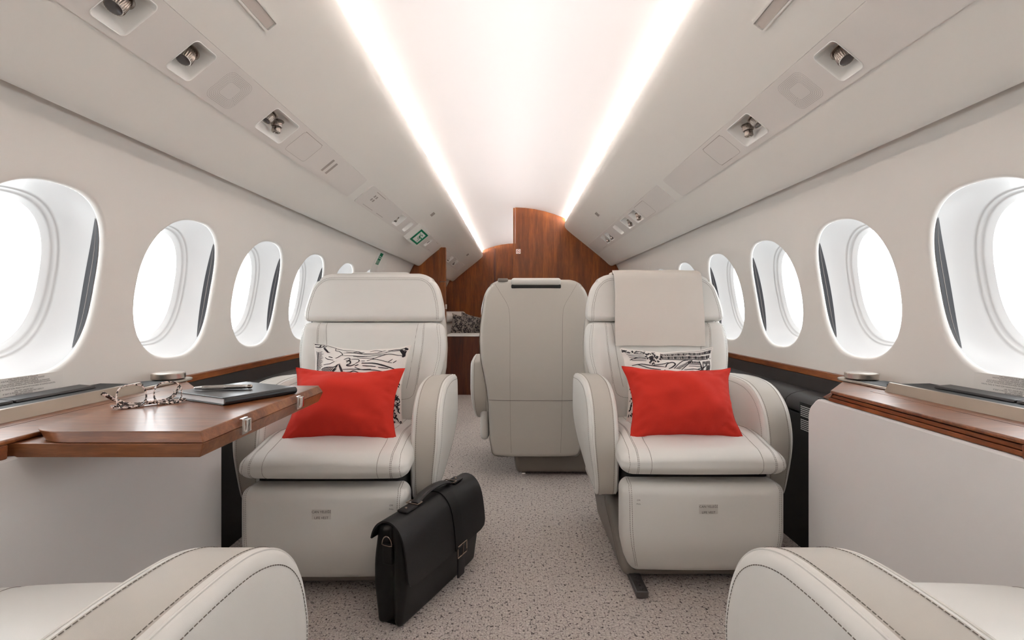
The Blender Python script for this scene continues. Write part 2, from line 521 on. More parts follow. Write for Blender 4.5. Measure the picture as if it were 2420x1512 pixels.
# nd points to the cabin (down and inboard)
if nd.x > 0: nd = -nd
binp = [(0.66, 1.698), (0.565, 1.700), (0.545, 1.706), (0.530, 1.712), (0.519, 1.730), (0.5135, 1.739), (0.508, 1.7405), (0.503, 1.7305), (0.4995, 1.712), (0.4986, 1.693), (0.504, 1.676), (0.522, 1.655), (0.553, 1.628), (0.590, 1.5975), (0.655, 1.5455), (P1.x, P1.y)]
chan = [P1 - nd * 0.052, P2 - nd * 0.052]
binq = [(P2.x, P2.y), (0.866, 1.3746), (0.905, 1.340), (0.935, 1.312), (0.955, 1.2975), (0.967, 1.294), (0.980, 1.2955), (0.989, 1.303), (0.994, 1.316), (0.996, 1.345)]
def strip_map(s, y, v, d):
    p = P1 + vd * v + nd * d
    return Vector((s * p.x, y, p.y))
for s, lr in ((-1, 'left'), (1, 'right')):
    mb = MB()
    ys = [Y0, 0.5, 2.0, 3.5, D1, 6.5, D2]
    def ext(prof): mb.loft([[Vector((s * p[0], y, p[1])) for p in prof] for y in ys], False)
    ext(binp); ext([binp[-1], chan[0]]); ext(chan); ext([chan[1], binq[0]]); ext(binq)
    for ya, yb in ((Y0, -0.28), (2.40, 2.72), (5.0, 5.26), (7.35, D2)):
        if s > 0 and ya > 5.1: ya = D1
        q = [strip_map(s, y, v, d) for y in (ya, yb) for v in (-0.001, 0.1314) for d in (0.0, -0.05)]
        mb.add(q, [(0, 2, 6, 4), (0, 1, 3, 2), (4, 6, 7, 5)])
    bn = mb.build('overhead_bin', 'bin', smooth=35)
    tag(bn, 'long cream overhead bin housing above the %s row of windows' % lr, 'overhead bin', 'overhead bins along both cabin sides')
    # cove light strip lying in the trough behind the lip
    ld = MB(); ld.box(s * 0.579 - 0.004, s * 0.579 + 0.004, Y0 + 0.02, D2 - 0.02, 1.7205, 1.7335)
    lo = ld.build('cove_light', 'led', smooth=0)
    tag(lo, 'white light strip glowing in the cove between ceiling and %s overhead bin' % lr, 'cove light', 'cove light strips beside the ceiling')

for s, nm in ((-1, 'gap_shade_left'), (1, 'gap_shade_right')):  # dark strips added in the gaps to deepen the shadow line under the bins
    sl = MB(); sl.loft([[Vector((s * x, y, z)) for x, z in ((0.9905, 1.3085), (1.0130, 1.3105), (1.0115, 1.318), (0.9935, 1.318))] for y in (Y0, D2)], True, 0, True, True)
    struct(sl.build(nm, 'gap_shade', smooth=0), 'added dark strip standing in for the shadow between the overhead bin and the side wall')
# small flush details on the bins: dome light, square sensor
def bin_face(s, x, y, d=0.0):
    # plane between (.590,1.5975) and (.722,1.4925)
    a = Vector((0.590, 1.5975)); b_ = Vector((0.722, 1.4925)); t = (b_ - a).normalized()
    n_ = Vector((t.y, -t.x)); n_ = -n_ if n_.x > 0 else n_
    p = a + t * ((x - a.x) / t.x) + n_ * d
    return Vector((s * p.x, y, p.y))
for s, lr in ((-1, 'left'), (1, 'right')):
    t = thing('ceiling_light', 'long unlit rectangular light recessed in the upper face of the %s overhead bin' % lr, 'ceiling light', (s * 0.618, 1.1, 1.57), 0, 'rectangular lights in the overhead bins')
    inv = t.location.copy(); bpy.context.view_layer.update()
    def put(mb, nm, m_, **k):
        mb.v = [v - inv for v in mb.v]; return mb.build(nm, m_, t, **k)
    fr = MB(); plate(fr, rrect(0.80, 1.300, 0.603, 0.633, 0.002, 2), [rrect(0.804, 1.296, 0.607, 0.629, 0.002, 2)], lambda y, x, d: bin_face(s, x, y, 0.006 + d), 0.008)
    put(fr, 'frame', 'bin', smooth=0)
    df = MB(); plate(df, rrect(0.805, 1.295, 0.608, 0.628, 0.002, 2), [], lambda y, x, d: bin_face(s, x, y, 0.0025 + d), 0.004)
    put(df, 'diffuser', M['softgroove2'], smooth=0)
    q = MB(); plate(q, rrect(3.82, 3.885, 0.606, 0.634, 0.003, 2), [], lambda y, x, d: bin_face(s, x, y, 0.003 + d), 0.006)
    o = q.build('smoke_sensor', 'softgroove', smooth=0); tag(o, 'small grey square plate set in the far part of the %s overhead bin' % lr, 'sensor', 'small square plates in the overhead bins')
q = MB(); plate(q, rrect(6.65, 6.75, 0.606, 0.634, 0.003, 2), [], lambda y, x, d: bin_face(-1, x, y, 0.003 + d), 0.006)
tag(q.build('smoke_sensor', 'softgroove', smooth=0), 'tiny grey plate on the bin beyond the wood partition', 'sensor', 'small square plates in the overhead bins')

# ------------------------------------------------------------------ service panels
def knob(mb, c, axis, r, h, mi=0):
    A = Vector(axis).normalized(); u = A.orthogonal().normalized(); w = A.cross(u)
    m = Matrix.Identity(4)
    for i in range(3): m[i][0] = u[i]; m[i][1] = w[i]; m[i][2] = A[i]; m[i][3] = c[i]
    t = MB()
    n = 72
    kn = lambda a, q: 1.0 - (0.045 if a % 3 == 0 else 0.0)
    t.lathe([(r * 1.02, 0), (r * 1.18, 0.001), (r * 1.18, h * .12), (r * 0.92, h * .14)], n=n)
    t.lathe([(r * 0.95, h * .12), (r * 0.98, h * .2), (r * 0.98, h * .92), (r * 0.9, h)], n=n, fn=kn)
    t.xform(m); mb.v, off = mb.v + t.v, len(mb.v)
    for f in t.f: mb.f.append(tuple(off + i for i in f)); mb.m.append(mi)
    return m

def service_panel(s, y0, y1, label, cells=(), slots=(), doors=(), speaker=None, marks=(), lines=(), v0=0.0008, v1=0.1296):
    ym = (y0 + y1) / 2
    org = strip_map(s, ym, 0.065, 0)
    root = thing('service_panel', label, 'overhead service panel', org, 0, 'service panels under the overhead bins')
    mp = lambda y, v, d: strip_map(s, y, v, d + 0.004) - org
    holes = []
    for c in cells: holes.append(rrect(c[0], c[1], c[2], c[3], min(0.012, (c[1] - c[0]) * .3), 4))
    for c in slots: holes.append(rrect(c[0], c[1], c[2], c[3], (c[1] - c[0]) * .2, 4))
    mb = MB(); plate(mb, rrect(y0, y1, v0, v1, 0.018, 5), holes, mp, 0.006)
    for d in doors:
        # shut line of a small flush door
        lp = rrect(d[0], d[1], d[2], d[3], 0.014, 4); n = len(lp)
        mb.tube([mp(a, b_, 0.0001) for a, b_ in lp], 0.0006, 4, True, 1)
    for c in marks: plate(mb, rrect(c[0], c[1], c[2], c[3], 0.0008, 1), [], lambda a, b_, d: mp(a, b_, d + 0.0005), 0.0005, 2)
    mb.build('cover', ['strip', 'softgroove', 'softgroove'], root)
    for k, c in enumerate(cells):
        lp = rrect(c[0], c[1], c[2], c[3], min(0.012, (c[1] - c[0]) * .3), 4)
        cy_, cv = (c[0] + c[1]) / 2, (c[2] + c[3]) / 2
        def ring(f, d): return [mp(lerp(cy_, a, f), lerp(cv, b_, f), d) for a, b_ in lp]
        rc = MB(); rc.loft([ring(1.05, 0.0006), ring(1.03, 0.0018), ring(1.0, 0.001), ring(0.985, -0.003), ring(0.72, -0.036), ring(0.66, -0.040)], True, 0, False, True)
        ro = rc.build('recess', 'white', root, smooth=50)
        kinds = c[4]
        small = (c[1] - c[0])
        for q in kinds:
            if q[0] == 'light':
                p = mp(cy_ + q[1], cv + q[2], -0.034); ax_ = Vector((s * q[3], q[4], -1))
                m_ = MB(); M4 = knob(m_, p, ax_, q[5], q[6])
                lo = m_.build('reading_light', 'nickel', root)
                ln = MB(); ln.lathe([(q[5] * .80, q[6] * 1.0), (q[5] * .70, q[6] * 1.03)], n=32); ln.xform(M4); ln.build('lens', 'lens', lo)
            else:
                p = mp(cy_ + q[1], cv + q[2], -0.034); ax_ = Vector((s * q[3], q[4], -1))
                m_ = MB(); M4 = knob(m_, p, ax_, q[5], q[6] * .55)
                t2 = MB(); t2.lathe([(q[5] * .7, q[6] * .5), (q[5] * .78, q[6] * .55), (q[5] * .78, q[6] * .95), (q[5] * .7, q[6]), (q[5] * .45, q[6] * 1.0), (q[5] * .4, q[6] * .93)], n=40); t2.xform(M4)
                off = len(m_.v); m_.v += t2.v
                for f in t2.f: m_.f.append(tuple(off + i for i in f)); m_.m.append(0)
                m_.build('air_nozzle', 'nickel', root)
    for c in slots:
        lp = rrect(c[0], c[1], c[2], c[3], (c[1] - c[0]) * .2, 4)
        cy_, cv = (c[0] + c[1]) / 2, (c[2] + c[3]) / 2
        def ring(f, g, d): return [mp(lerp(cy_, a, f), lerp(cv, b_, g), d) for a, b_ in lp]
        rc = MB(); rc.loft([ring(1.06, 1.02, 0.0006), ring(1.0, 1.0, 0.001), ring(0.98, .99, -0.003), ring(0.55, 0.85, -0.018)], True, 0, False, True)
        rc.build('slot', 'white', root, smooth=50)
    if speaker:
        a0, a1, b0, b1 = speaker
        sp = MB()
        cy_, cv = (a0 + a1) / 2, (b0 + b1) / 2
        for k in range(7):
            g = 1 - 0.085 * k
            lp = [Vector((p[0], p[1], 0)) for p in rrect(lerp(cy_, a0, g), lerp(cy_, a1, g), lerp(cv, b0, g), lerp(cv, b1, g), 0.022 * g, 6)]
            pts = resample(lp + [lp[0]], 0.0044)
            for p in pts:
                r = 0.0009
                sp.add([mp(p.x + r * math.cos(a), p.y + r * math.sin(a), 0.0004) for a in (0.2, 1.25, 2.3, 3.35, 4.4, 5.45)], [(0, 1, 2, 3, 4, 5)])
        sp.build('speaker_grille', 'groove', root, smooth=0)
    return root

L2 = ('light', 0.012, -0.010, 0.15, -0.55, 0.0195, 0.036)
pair = [('light', -0.022, -0.014, 0.4, -0.5, 0.0175, 0.034), ('air', 0.030, -0.008, 0.1, -0.1, 0.0175, 0.042)]
pairs = [('light', -0.026, -0.008, 0.4, -0.5, 0.0175, 0.036), ('air', 0.030, 0.0, 0.1, -0.2, 0.0175, 0.046)]
one = [('light', 0.0, 0.0, 0.4, -0.3, 0.020, 0.036)]
service_panel(-1, -0.25, 2.505, 'near cream service panel on the left bin with speaker holes and three recessed lamps',
    cells=[(0.967, 1.054, 0.018, 0.112, [L2]), (1.18, 1.262, 0.018, 0.112, [L2]), (1.578, 1.742, 0.018, 0.108, pair)],
    doors=[(1.79, 1.952, 0.016, 0.112)], speaker=(1.328, 1.442, 0.018, 0.114), marks=[(2.095, 2.113, 0.030, 0.098), (2.140, 2.158, 0.034, 0.098), (1.795, 1.945, 0.0145, 0.0165)])
service_panel(-1, 2.605, 5.05, 'far cream service panel on the left bin running up to the wood partition',
    cells=[(3.33, 3.47, 0.018, 0.108, one)], slots=[(3.62, 3.72, 0.02, 0.108), (4.22, 4.32, 0.02, 0.108), (4.48, 4.58, 0.02, 0.108)],
    marks=[(2.72, 2.90, 0.014, 0.017), (2.72, 2.90, 0.113, 0.115), (2.98, 3.12, 0.112, 0.1145), (2.74, 2.76, 0.034, 0.05), (2.775, 2.795, 0.034, 0.05), (2.74, 2.76, 0.058, 0.074), (2.775, 2.795, 0.058, 0.074), (4.75, 4.86, 0.013, 0.015), (4.75, 4.86, 0.114, 0.116), (4.25, 4.29, 0.04, 0.075), (4.51, 4.54, 0.045, 0.075)])
service_panel(1, -0.25, 2.505, 'near cream service panel on the right bin with speaker holes and two recessed lamps',
    cells=[(1.18, 1.262, 0.018, 0.112, [L2]), (1.618, 1.775, 0.018, 0.108, pair)],
    doors=[(1.825, 2.0, 0.016, 0.112)], speaker=(1.328, 1.442, 0.018, 0.114), marks=[(1.83, 1.995, 0.0145, 0.0165), (1.90, 1.995, 0.111, 0.113)])
service_panel(1, 2.605, 5.05, 'far cream service panel on the right bin with two pairs of lamps and a slot',
    cells=[(3.18, 3.34, 0.02, 0.108, pairs), (3.42, 3.58, 0.02, 0.108, pairs), (4.10, 4.22, 0.02, 0.104, pairs), (4.27, 4.40, 0.02, 0.104, pairs)], slots=[(3.75, 3.86, 0.02, 0.108)],
    doors=[(2.93, 3.15, 0.014, 0.114)], marks=[(2.94, 3.14, 0.0125, 0.015), (4.5, 4.7, 0.113, 0.115)])
service_panel(-1, 5.30, 7.30, 'service panel on the bin beyond the left wood partition',
    cells=[(5.45, 5.65, 0.02, 0.108, pairs), (5.95, 6.15, 0.02, 0.104, pairs), (6.45, 6.65, 0.02, 0.104, pairs)], marks=[(6.2, 6.4, 0.014, 0.016), (5.7, 5.9, 0.113, 0.115)])

# exit sign: wedge housing under the far left service panel
def exit_sign():
    y0, y1 = 3.86, 4.12
    org = strip_map(-1, 4.0, 0.06, 0)
    root = thing('exit_sign', 'green and white running man exit sign on the left overhead bin', 'exit sign', org)
    mp = lambda y, v, d: strip_map(-1, y, v, d) - org
    mb = MB()
    q = [mp(y0 - 0.10, -0.012, 0.0), mp(y0 - 0.10, 0.142, 0.0), mp(y1, -0.012, 0.0), mp(y1, 0.142, 0.0), mp(y1, -0.012, 0.05), mp(y1, 0.142, 0.05), mp(y0 - 0.02, -0.012, 0.028), mp(y0 - 0.02, 0.142, 0.028)]
    q = [mp(y0 - 0.06, -0.012, 0.003), mp(y0 - 0.06, 0.142, 0.003), mp(y1 + 0.05, -0.012, 0.003), mp(y1 + 0.05, 0.142, 0.003), mp(y1, -0.012, 0.055), mp(y1, 0.142, 0.055), mp(y0, -0.012, 0.026), mp(y0, 0.142, 0.026)]
    mb.add(q, [(0, 2, 4, 6), (1, 7, 5, 3), (6, 4, 5, 7), (0, 6, 7, 1), (2, 3, 5, 4), (0, 1, 3, 2)])
    mb.build('housing', 'bin', root, smooth=0)
    o = (mp(y0, 0, 0.026)); e = mp(y1, 0, 0.055)
    def F(a, v, d=0.0):   # a in 0..1 along y on the tilted face
        p = mp(lerp(y0, y1, a), v, lerp(0.026, 0.055, a) + d); return p
    g = MB()
    plate(g, rrect(0.10, 0.90, 0.006, 0.124, 0.001, 1), [rrect(0.235, 0.765, 0.021, 0.109, 0.001, 1)], lambda a, b_, d: F(a, b_, 0.0015 + d), 0.001)
    g.build('green_border', 'green', root, smooth=0)
    w = MB(); plate(w, rrect(0.20, 0.80, 0.018, 0.112, 0.001, 1), [], lambda a, b_, d: F(a, b_, 0.0008 + d), 0.0005)
    w.build('white_field', 'white', root, smooth=0)
    m = MB()
    def limb(pts, wd):
        for (a0, v0), (a1, v1) in zip(pts, pts[1:]):
            d = Vector(((a1 - a0) * 0.26, v1 - v0)); d.normalize(); nx, ny = -d.y * wd / 0.26, d.x * wd
            m.add([F(a0 + nx, v0 + ny, .0025), F(a1 + nx, v1 + ny, .0025), F(a1 - nx, v1 - ny, .0025), F(a0 - nx, v0 - ny, .0025)], [(0, 1, 2, 3)])
    hd = [F(0.33 + 0.026 * math.cos(t * PI / 8), 0.040 + 0.0068 * math.sin(t * PI / 8), .0025) for t in range(16)]
    m.add(hd, [tuple(range(16))])
    limb([(0.40, 0.050), (0.54, 0.066)], 0.0062)
    limb([(0.54, 0.066), (0.64, 0.060), (0.76, 0.064)], 0.0042)
    limb([(0.54, 0.066), (0.60, 0.082), (0.62, 0.104)], 0.0042)
    limb([(0.41, 0.050), (0.42, 0.070), (0.50, 0.084)], 0.0032)
    limb([(0.41, 0.048), (0.50, 0.036), (0.58, 0.044)], 0.0032)
    m.build('running_figure', 'green', root, smooth=0)
exit_sign()

# green marker tab on the left wall under the bin
def wall_label():
    yc, zc = 3.93, 1.245
    org = WL(yc, zc)
    root = thing('safety_tab', 'white tab with green pictogram hanging on the left wall below the bin', 'safety label', org)
    n = Vector((wx(zc), 0, zc - ZW)).normalized()
    up = Vector((n.z, 0, n.x)); nn = Vector((n.x, 0, -n.z))
    mp = lambda a, b_, d: Vector((0, a, 0)) + up * b_ + nn * (0.004 + d)
    mb = MB(); plate(mb, rrect(-0.075, 0.075, -0.115, 0.075, 0.012, 4), [], mp, 0.003); mb.build('plate', 'white', root)
    g = MB(); plate(g, rrect(-0.032, 0.048, -0.045, 0.050, 0.002, 2), [], lambda a, b_, d: mp(a, b_, d + 0.001), 0.0008)
    g.build('pictogram', 'green', root, smooth=0)
    w = MB()
    for r in ((-0.022, 0.0, 0.004, 0.012), (-0.022, 0.0, 0.018, 0.026), (0.012, 0.040, 0.016, 0.022), (0.012, 0.040, 0.004, 0.010), (-0.024, -0.018, -0.040, -0.008), (-0.010, -0.005, -0.040, -0.008), (0.010, 0.015, -0.040, -0.008), (0.028, 0.033, -0.040, -0.008)):
        plate(w, rrect(*r, 0.0005, 1), [], lambda a, b_, d: mp(a, b_, d + 0.0016), 0.0003)
    w.build('pictogram_lines', 'white', root, smooth=0)
wall_label()

# ------------------------------------------------------------------ partitions
prof = [(0.0, 1.88)] + [(x, cz(x) - 0.001) for x in (0.1, 0.2, 0.3, 0.4, 0.46, 0.505)]
prof += [(0.5075, 1.7395)] + [p for p in binp[7:]] + [p for p in binq[:6]] + [(0.986, 1.303), (0.990, 1.316), (1.0075, 1.316)]
prof += [(wx(max(z, 0.5)) - 0.002, z) for z in (1.28, 1.2, 1.1, 1.0, 0.9, 0.8, 0.7, 0.6, 0.5, 0.4, 0.3, 0.2, 0.1, 0.0)]
def bulk(s, x_in, y, th, name, m_):
    pts = [p for p in prof if p[0] > x_in + 1e-4]
    # height where the profile is cut at x_in
    ztop = None
    for a, b_ in zip(prof, prof[1:]):
        if a[0] <= x_in <= b_[0]: ztop = lerp(a[1], b_[1], (x_in - a[0]) / max(b_[0] - a[0], 1e-6)); 
        if ztop is not None and x_in > 0.6: pass
        if ztop is not None: break
    if ztop is None: ztop = 1.88
    ring = [(x_in, 0.0), (x_in, ztop)] + pts
    mb = MB()
    mb.loft([[Vector((s * a, yy, b_)) for a, b_ in ring] for yy in (y, y + th)], True, 0, True, True)
    return mb
def bulk_cut(s, x_in, ztop, y, th):
    pts = [p for p in prof if p[0] > x_in + 1e-4 and p[1] < ztop]
    ring = [(x_in, 0.0), (x_in, ztop)] + pts
    mb = MB(); mb.loft([[Vector((s * a, yy, b_)) for a, b_ in ring] for yy in (y, y + th)], True, 0, True, True)
    return mb
rb = bulk(1, 0.004, D1, 0.045, 'x', 'wood').build('wall_partition_right', 'wood', smooth=30); struct(rb, 'cherry wood partition closing the right half of the cabin end')
ed = MB(); ed.box(-0.018, 0.001, D1 - 0.006, D1 + 0.045, 0.0, 1.874); struct(ed.build('trim_1', 'wood', smooth=0, bev=0.002), 'wood edge strip of the right partition')
lb = bulk_cut(-1, 0.76, 1.460, D1, 0.045).build('wall_partition_left', 'wood', smooth=30); struct(lb, 'cherry wood partition panel on the left of the cabin end')
po = MB(); po.box(-0.757, -0.694, D1 - 0.012, D1 + 0.05, 1.137, 1.478); po.box(-0.757, -0.694, D1 - 0.012, D1 + 0.05, 0.0, 1.131)
struct(po.build('trim_2', 'wood', smooth=0, bev=0.003), 'wood post on the inner edge of the left partition')
sw = MB(); sw.rbox((-0.690, D1 - 0.003, 0.884), (0.0065, 0.012, 0.024), 0.003, 2, (1, 1, 1)); tag(sw.build('light_switch', 'white'), 'small white switch on the edge of the left wood post', 'switch')
# no smoking sign
ns = thing('no_smoking_sign', 'small white no smoking sign on the right wood partition', 'sign', (0.034, D1, 1.438))
q = MB(); plate(q, rrect(-0.023, 0.023, -0.023, 0.023, 0.004, 3), [], lambda a, b_, d: Vector((a, -0.003 - d, b_)), 0.003); q.build('plate', 'white', ns, smooth=0)
q = MB(); q.tube([(0.016 * math.cos(t * PI / 16), -0.0036, 0.016 * math.sin(t * PI / 16)) for t in range(32)], 0.0018, 6, True, flat=0.3); q.tube([(-0.011, -0.004, 0.011), (0.011, -0.004, -0.011)], 0.0017, 6, flat=0.4); q.build('prohibition_ring', 'redsign', ns)
q = MB(); q.box(-0.010, 0.008, -0.0036, -0.003, -0.002, 0.002); q.build('cigarette', 'text', ns, smooth=0)

# aft wall
aw = MB()
ring = [(-a, b_) for a, b_ in reversed(prof)] + prof[1:]
aw.loft([[Vector((a, yy, b_)) for a, b_ in ring] for yy in (D2 - 0.04, D2)], True, 0, True, True)
struct(aw.build('wall_aft', 'wood', smooth=30), 'cherry wood wall at the far end of the aft cabin')
g = MB(); g.box(-0.325, -0.300, D2 - 0.058, D2 - 0.040, 0.0, 1.80); struct(g.build('trim_3', 'woodd', smooth=0), 'dark door jamb strip on the far wood wall')
bw = MB(); bw.loft([[Vector((a, yy, b_)) for a, b_ in ring] for yy in (Y0, Y0 + 0.03)], True, 0, True, True)
struct(bw.build('wall_forward', 'panel', smooth=30))

# low cabinet beside the left partition
lc = thing('low_cabinet', 'low dark wood cabinet with white top beside the left partition', 'cabinet', (-0.5, D1 + 0.2, 0))
q = MB(); q.box(-0.192, 0.205, -0.195, 0.20, 0.0, 0.585); q.build('carcass', 'woodd', lc, smooth=0, bev=0.002)
q = MB(); q.box(-0.193, 0.21, -0.20, 0.205, 0.586, 0.602); q.build('top', 'white', lc, smooth=0, bev=0.003)

# ------------------------------------------------------------------ side ledges, rails, consoles
for s, lr in ((-1, 'left'), (1, 'right')):
    ya, yb = 1.60, D1 - 0.005
    root = thing('side_ledge', 'black leather padded ledge along the %s wall behind the facing seat' % lr, 'side ledge', (s * 1.08, 3.3, 0), 0, 'black side ledges')
    o = Vector((s * 1.08, 3.3, 0))
    def ex(profile, y0, y1, nm, m_, smooth=40, cap=True):
        mb = MB(); mb.loft([[Vector((s * p[0], y, p[1])) - o for p in profile] for y in (y0, lerp(y0, y1, .5), y1)], True, 0, cap, cap)
        return mb.build(nm, m_, root, smooth=smooth)
    zz = 0.598
    ex([(wx(.598) - 0.003, .598), (1.153, .598), (1.150, .560), (1.145, .535), (wx(.5) - 0.003, .535)], ya, yb, 'back_panel', 'black')
    roll = [(1.150, .534), (1.148, .546), (1.110, .548), (1.075, .543), (1.052, .535), (1.036, .522), (1.029, .505), (1.033, .490), (1.045, .480), (1.150, .480)]
    yy = ya
    for k, L_ in enumerate((0.355, 0.30, 0.62, 0.62, 0.62, 0.62)):
        y2 = min(yy + L_ - 0.004, yb)
        ex(roll, yy, y2, 'padded_roll', 'black', 60); yy += L_
        if yy > yb - 0.05: break
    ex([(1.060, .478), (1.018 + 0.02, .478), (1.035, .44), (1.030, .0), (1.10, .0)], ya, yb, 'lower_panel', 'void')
    q = MB(); q.loft([[Vector((s * p[0], y, p[1])) - o for p in [(1.018, .470), (1.034, .470), (1.034, .478), (1.018, .478)]] for y in (1.96, 2.6)], True, 0, True, True); q.build('handrail', 'steel2', root, smooth=0)
    # wooden rail
    r = MB(); r.loft([[Vector((s * p[0], y, p[1])) for p in [(wx(.624) - 0.002, .624), (1.158, .6245), (1.151, .622), (1.150, .601), (1.153, .5985), (wx(.6) - 0.002, .5985)]] for y in (1.64, D1 - 0.005)], True, 0, True, True)
    tag(r.build('wall_rail', 'woode', smooth=30), 'cherry wood rail along the %s wall above the black ledge' % lr, 'rail', 'wood rails on the side walls')

def console(s, lr, stowed):
    o = Vector((s * 1.0, 1.16, 0))
    root = thing('side_console', ('side console under the %s windows with a closed wood ledge' if stowed else 'side console under the %s windows that holds the unfolded table') % lr, 'side console', o, 0, 'side consoles between the facing seats')
    Y1 = 1.424; N1 = 0.845
    def V(x, y, z): return Vector((s * x, y, z)) - o
    def slab(poly, z0, z1, nm, m_, sm=0, bev=None):
        mb = MB(); mb.loft([[V(x, y, z) for x, y in poly] for z in (z0, z1)], True, 0, True, True)
        return mb.build(nm, m_, root, smooth=sm, bev=bev)
    wz = wx(.632) - 0.004
    def chain(x_in, d):
        return [(x_in, N1 - d), (x_in, Y1 + d), (1.123, 1.72 + d), (wz, 1.735 + d), (wz, 0.585 - d), (1.123, 0.60 - d)]
    slab(chain(0.877, 0), 0.6235, 0.632, 'ledge', 'woodh', 0, 0.003)
    # inlay line along the ledge
    q = MB(); q.box(-0.0006, 0.0006, N1 - 1.1, Y1 - 1.16 - 0.02, 0.0, 0.0005); q.v = [v + V(0.975, 1.16, 0.632) for v in q.v]; q.build('inlay_line', 'woodd', root, smooth=0)
    # end blocks
    for (yA, yB, yC) in ((Y1, 1.478, 1.514), ):
        mb = MB()
        a = [(0.885, 1.448), (0.877 + 0.004, 1.424), (1.10, 1.69), (1.10, 1.71)]
        top = [(0.879, 1.416), (0.879, 1.428), (1.118, 1.716), (1.118, 1.66)]
        bot = [(0.892, 1.455), (0.905, 1.508), (1.12, 1.745), (1.12, 1.66)]
        mb.loft([[V(x, y, .6235) for x, y in top], [V(x, y, .598) for x, y in bot]], True, 0, True, True)
        mb.build('end_block', 'woode', root, smooth=0, bev=0.002)
        mb = MB()
        top = [(0.877, 0.887), (0.877, 0.84), (1.118, 0.60), (1.118, 0.65)]
        bot = [(0.8765, 0.885), (0.905, 0.79), (1.12, 0.58), (1.12, 0.65)]
        mb.loft([[V(x, y, .6235) for x, y in top], [V(x, y, .598) for x, y in bot]], True, 0, True, True)
        mb.build('end_block', 'woode', root, smooth=0, bev=0.002)
    # white front panel, rounded upper corners
    yf, yn = 1.535, 0.74
    outl = [(yn, 0.0), (yf, 0.0)] + [(yf, .535), (yf - 0.003, .552), (yf - 0.012, .568), (1.498, .590), (1.487, .5965), (1.472, .5985)] + [(0.80, .5985), (0.785, .592), (0.75, .56), (yn, .54)]
    mb = MB(); mb.loft([[V(x, y, z) for y, z in outl] for x in (0.878, 0.896)], True, 0, True, True)
    mb.build('front_panel', 'panel', root, smooth=30, bev=0.005)
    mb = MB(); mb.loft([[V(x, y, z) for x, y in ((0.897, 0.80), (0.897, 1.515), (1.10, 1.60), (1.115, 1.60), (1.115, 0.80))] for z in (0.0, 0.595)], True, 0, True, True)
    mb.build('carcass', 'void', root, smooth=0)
    # steel trimmed storage tray along the wall
    mb = MB()
    pr = [(1.010, .632), (1.022, .6565), (1.027, .6575), (1.031, .654), (1.031, .632)]
    mb.loft([[V(x + (0.0 if y < 1.39 else 0.004), y, z) for x, z in pr] for y in (0.62, 1.39, 1.405)], True, 0, True, True)
    mb.build('tray_trim', 'steel2', root, smooth=30)
    mb = MB(); mb.loft([[V(x, y, z) for x, z in [(1.031, .632), (1.031, .650), (1.150, .652), (1.158, .632)]] for y in (0.62, 1.42)], True, 0, True, True)
    mb.build('tray', 'void', root, smooth=0)
    mb = MB()
    for (a, b_) in ((0.66, 1.12), (1.125, 1.34)):
        mb.loft([[V(x, y, z) for x, z in [(1.095, .652), (1.098, .658), (1.140, .661), (1.150, .652)]] for y in (a, b_)], True, 0, True, True)
    mb.build('tray_lid', 'black', root, smooth=0, bev=0.002)
    # cup holder
    mb = MB(); pts = rrect(1.028, 1.135, 1.41, 1.665, 0.045, 8)
    mb.loft([[V(x, y, z) for x, y in pts] for z in (0.632, 0.6395)], True, 0, True, True)
    mb.build('cup_holder_base', 'steel', root, smooth=30, bev=0.002)
    mb = MB(); pts = rrect(1.040, 1.125, 1.412, 1.56, 0.03, 8)
    mb.loft([[V(x, y, z) for x, y in pts] for z in (0.6396, 0.6405)], True, 0, True, True)
    mb.build('cup_holder_well', 'void', root, smooth=30)
    mb = MB()
    kn = lambda a, r: 1.0 - (0.02 if (a % 4 < 2 and 10 < a < 90) else 0)
    mb.lathe([(0.043, 0.641), (0.046, 0.643), (0.046, 0.657), (0.044, 0.6595), (0.041, 0.660), (0.0, 0.6605)], c=V(1.083, 1.600, 0), n=160, fn=kn)
    mb.build('cup_holder_lid', 'steel', root, smooth=30)
    if stowed:
        mb = MB(); mb.box(0, 1, 0, 1, 0, 1); 
        for (z0, z1, x0) in ((0.5995, 0.6095, 0.8845), (0.6105, 0.6195, 0.8870)):
            mb = MB(); mb.loft([[V(x, y, z) for x, y in ((x0, 0.885), (x0, 1.445), (1.0, 1.445), (1.0, 0.885))] for z in (z0, z1)], True, 0, True, True)
            mb.build('stowed_table_leaf', 'woode', root, smooth=0, bev=0.0015)
    return root
console(-1, 'left', False)
console(1, 'right', True)

